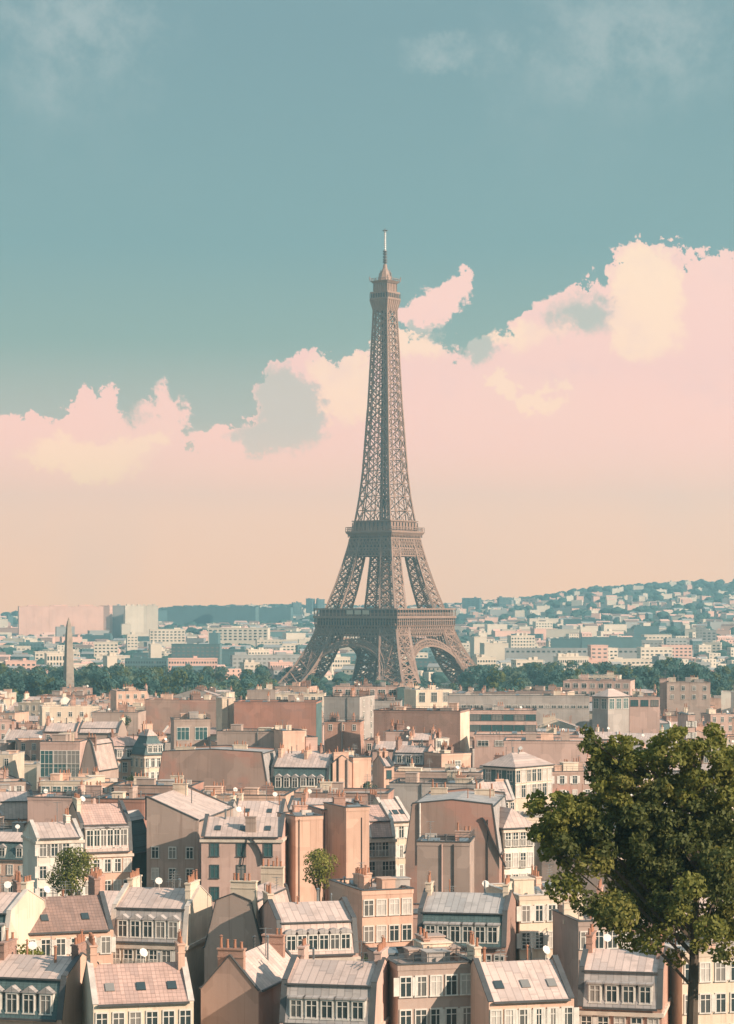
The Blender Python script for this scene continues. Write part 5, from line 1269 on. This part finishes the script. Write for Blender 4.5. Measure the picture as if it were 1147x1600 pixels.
FB('cream block peeking behind the right tower leg', 'cream block behind leg', 742, 772, 1028, 1048, 1930, 'far_cream', -14, win=(3, 1.6, 3.5, 7), rb=3)
def far_fill():
    n = 0; tries = 0
    adj = {'far_cream': 'pale cream', 'far_pink': 'faint pink', 'far_grey': 'dim grey', 'far_teal': 'shaded blue'}
    while n < 230 and tries < 9000:
        tries += 1
        Y = 1850 + 3500 * fr.random() ** 1.05; px = fr.uniform(-20, 1170); x = wx(px, Y)
        if math.hypot(x - TOWER_X, Y - TOWER_Y) < 130: continue
        w = fr.uniform(9, 34) if fr.random() < .8 else fr.uniform(34, 60); d = fr.uniform(9, 14); h = fr.uniform(6, 14) if fr.random() < .85 else fr.uniform(15, 26)
        if px > 900 and Y > 4500: h = fr.uniform(6, 11); w = fr.uniform(10, 26)
        yaw = fr.choice((-22, -16, -12, -8, 8, 14)); mat = fr.choices(('far_cream', 'far_pink', 'far_grey', 'far_teal'), (5, 2.2, 1.4, 1.6))[0]
        zt = ground_z(x, Y) + h; py = HY + (CZ - zt) * F / Y
        if py < 951: continue
        fp = (x, Y, w, d, R(-yaw))
        if any(overlap(fp, q, 4) for q in FAR): continue
        noun = f'{"small" if w < 17 else "long" if w > 30 else "mid-sized"} {adj[mat]} {"high block" if h > 14 else "block"} in the haze'
        far_block('distant_block', 'building', auto_label(noun, px, Y, fmarks), x, Y, w, d, h, yaw, mat, (min(4, int(h / 3.4)), 1.3, 3.3, max(3, int(w / 4))) if Y < 2900 else None, fr.randint(0, 2), 'blocks of the hazy far town')
        n += 1
    print('FARFILL', n)
far_fill()
def hill_houses():
    n = 0; tries = 0
    while n < 72 and tries < 3000:
        tries += 1
        Y = fr.uniform(3900, 5250); px = fr.uniform(700, 1170) if n % 4 else fr.uniform(260, 520); x = wx(px, Y)
        w, d, h = fr.uniform(9, 26), fr.uniform(8, 11), fr.uniform(6, 11); yaw = fr.choice((-24, -18, -10))
        if any(overlap((x, Y, w, d, R(-yaw)), q, 6) for q in FAR): continue
        mat = fr.choice(('far_cream', 'far_cream', 'far_pink'))
        far_block('hillside_house', 'house', auto_label(f'{"tiny" if w < 14 else "wide" if w > 21 else "small"} {"cream" if mat == "far_cream" else "pink"} house on the far hillside', px, Y, fmarks), x, Y, w, d, h, yaw, mat, None, 1, 'houses on the far hillside')
        n += 1
hill_houses()
def distant_roofs():
    """the countless small houses between the larger blocks: one mass"""
    rng = random.Random(77); b = MB(); n = 0; tries = 0
    while n < 1350 and tries < 20000:
        tries += 1
        Y = 1850 + 3550 * rng.random(); px = rng.uniform(-30, 1180); x = wx(px, Y)
        if math.hypot(x - TOWER_X, Y - TOWER_Y) < 130: continue
        if mnoise.noise((x * .0045, Y * .0035, 1.3)) < -.16: continue
        if px > 760 and Y > 4300 and rng.random() < sstep(4200, 4900, Y) * (.985 if px > 860 else .85): continue
        if px < 520 and Y > 4200 and rng.random() < .8: continue
        w, d, h = rng.uniform(7, 22), rng.uniform(7, 12), rng.uniform(4, 10); yaw = R(rng.choice((-26, -20, -14, 10, 16)))
        if any(overlap((x, Y, w, d, yaw * -1), q, 2) for q in FAR): continue
        z = ground_z(x, Y); M = Matrix.Rotation(-yaw, 2); b.cur = rng.choices((0, 1, 2, 3), (5, 2.5, 1.2, 1.2))[0]
        T = lambda u, v, zz: (x + (M @ Vector((u, v))).x, Y + (M @ Vector((u, v))).y, z + zz)
        b.solid([T(-w / 2, -d / 2, -3), T(w / 2, -d / 2, -3), T(w / 2, d / 2, -3), T(-w / 2, d / 2, -3)], [T(-w / 2, -d / 2, h), T(w / 2, -d / 2, h), T(w / 2, d / 2, h), T(-w / 2, d / 2, h)])
        if rng.random() < .55:
            b.cur = rng.choice((1, 2, 4)); q = h + rng.uniform(1.5, 3)
            b.solid([T(-w / 2 - .3, -d / 2 - .3, h + .02), T(w / 2 + .3, -d / 2 - .3, h + .02), T(w / 2 + .3, d / 2 + .3, h + .02), T(-w / 2 - .3, d / 2 + .3, h + .02)], [T(-w / 2, -.2, q), T(w / 2, -.2, q), T(w / 2, .2, q), T(-w / 2, .2, q)])
        if Y < 3000:
            b.cur = 5
            for f in range(int(h / 3.2)):
                for c in range(max(2, int(w / 3.4))):
                    u = -w / 2 + w * (c + .5) / max(2, int(w / 3.4)); zz = h - 2.4 - 3.1 * f
                    b.solid([T(u - .55, -d / 2 - .06, zz), T(u + .55, -d / 2 - .06, zz), T(u + .55, -d / 2 + .02, zz), T(u - .55, -d / 2 + .02, zz)], [T(u - .55, -d / 2 - .06, zz + 1.4), T(u + .55, -d / 2 - .06, zz + 1.4), T(u + .55, -d / 2 + .02, zz + 1.4), T(u - .55, -d / 2 + .02, zz + 1.4)])
        n += 1
    o = b.build('distant_roofs', ['far_cream', 'far_pink', 'far_grey', 'far_teal', 'browntile_x', 'pane']); o['kind'] = 'stuff'
    tag(o, 'mass of small pale houses of the far town fading into haze', 'distant houses')
distant_roofs()
# woods between the far blocks and over the hill: one mass
def woods():
    rng = random.Random(3); V, Fc = [], []
    ico = bmesh.new(); bmesh.ops.create_icosphere(ico, subdivisions=2, radius=1); iv = [v.co.copy() for v in ico.verts]; fi = [tuple(v.index for v in f.verts) for f in ico.faces]; ico.free()
    n = 0; tries = 0
    while n < 2000 and tries < 60000:
        tries += 1
        Y = 1800 + 3950 * rng.random(); px = rng.uniform(-30, 1180); x = wx(px, Y)
        dens = .5 + .9 * mnoise.noise((x * .003, Y * .0022, 7.7))
        if px > 760 and Y > 4400: dens += .55
        if px < 540 and Y > 4300: dens += .3
        if 3800 < Y < 4900: dens -= .12
        if Y > 5000: dens += .4
        if rng.random() > dens: continue
        if any(abs(x - q[0]) < q[2] / 2 + 5 and -q[3] / 2 - (75 if Y > 3700 else 14) < Y - q[1] < q[3] / 2 + 6 for q in FAR): continue
        s = rng.uniform(3.4, 7) * (1 if Y < 3600 else 1.3); z = ground_z(x, Y); i = len(V); a = rng.uniform(0, 9)
        for v in iv:
            k = 1 + .38 * mnoise.noise(v * 1.9 + Vector((a, n, 0)))
            V.append((x + v.x * s * k * 1.25, Y + v.y * s * k * 1.2, z + s * .55 + v.z * s * k * .8))
        Fc += [tuple(i + q for q in f) for f in fi]; n += 1
    me = bpy.data.meshes.new('woods'); me.from_pydata(V, [], Fc); me.materials.append(MATS['leaf_park'])
    o = put(me, 'woods'); o['kind'] = 'stuff'
    tag(o, 'wooded patches of the far town and hill fading into haze', 'woods')
woods()
# low undergrowth of the park
def undergrowth():
    rng = random.Random(9); lobes = []
    for _ in range(520):
        Y = rng.uniform(1080, 1800); x = rng.uniform(-.17, .17) * Y
        lobes.append(((x, Y, ground_z(x, Y) + rng.uniform(1, 3)), rng.uniform(3, 5), rng.choice((0, 0, 1))))
    o = put(leaf_cloud(rng, lobes, 3.2, 1.1, ['leaf_park', 'leaf_pale'], 'undergrowth'), 'undergrowth'); o['kind'] = 'stuff'
    tag(o, 'green undergrowth and shrubs between the park trees', 'shrubs')
undergrowth()

# ------------------------------------------------------------------ the air
def haze():
    b = MB(); b.box(-3000, 3000, -360, 6100, -30, 345)
    m = bpy.data.materials.new('haze'); m.use_nodes = True; m.node_tree.nodes.clear(); t = NT(m.node_tree)
    out = t.n('ShaderNodeOutputMaterial'); v = t.n('ShaderNodeVolumePrincipled')
    v.inputs['Color'].default_value = (.49, .89, 1.0, 1); v.inputs['Density'].default_value = HAZE; v.inputs['Anisotropy'].default_value = .35
    t.link(v.outputs[0], out.inputs['Volume']); MATS['haze'] = m
    o = b.build('haze', 'haze'); o['kind'] = 'stuff'
    m.volume_intersection_method = 'FAST' if hasattr(m, 'volume_intersection_method') else None
HAZE = 1.8e-4
try: haze()
except Exception as e:
    print('haze', e)
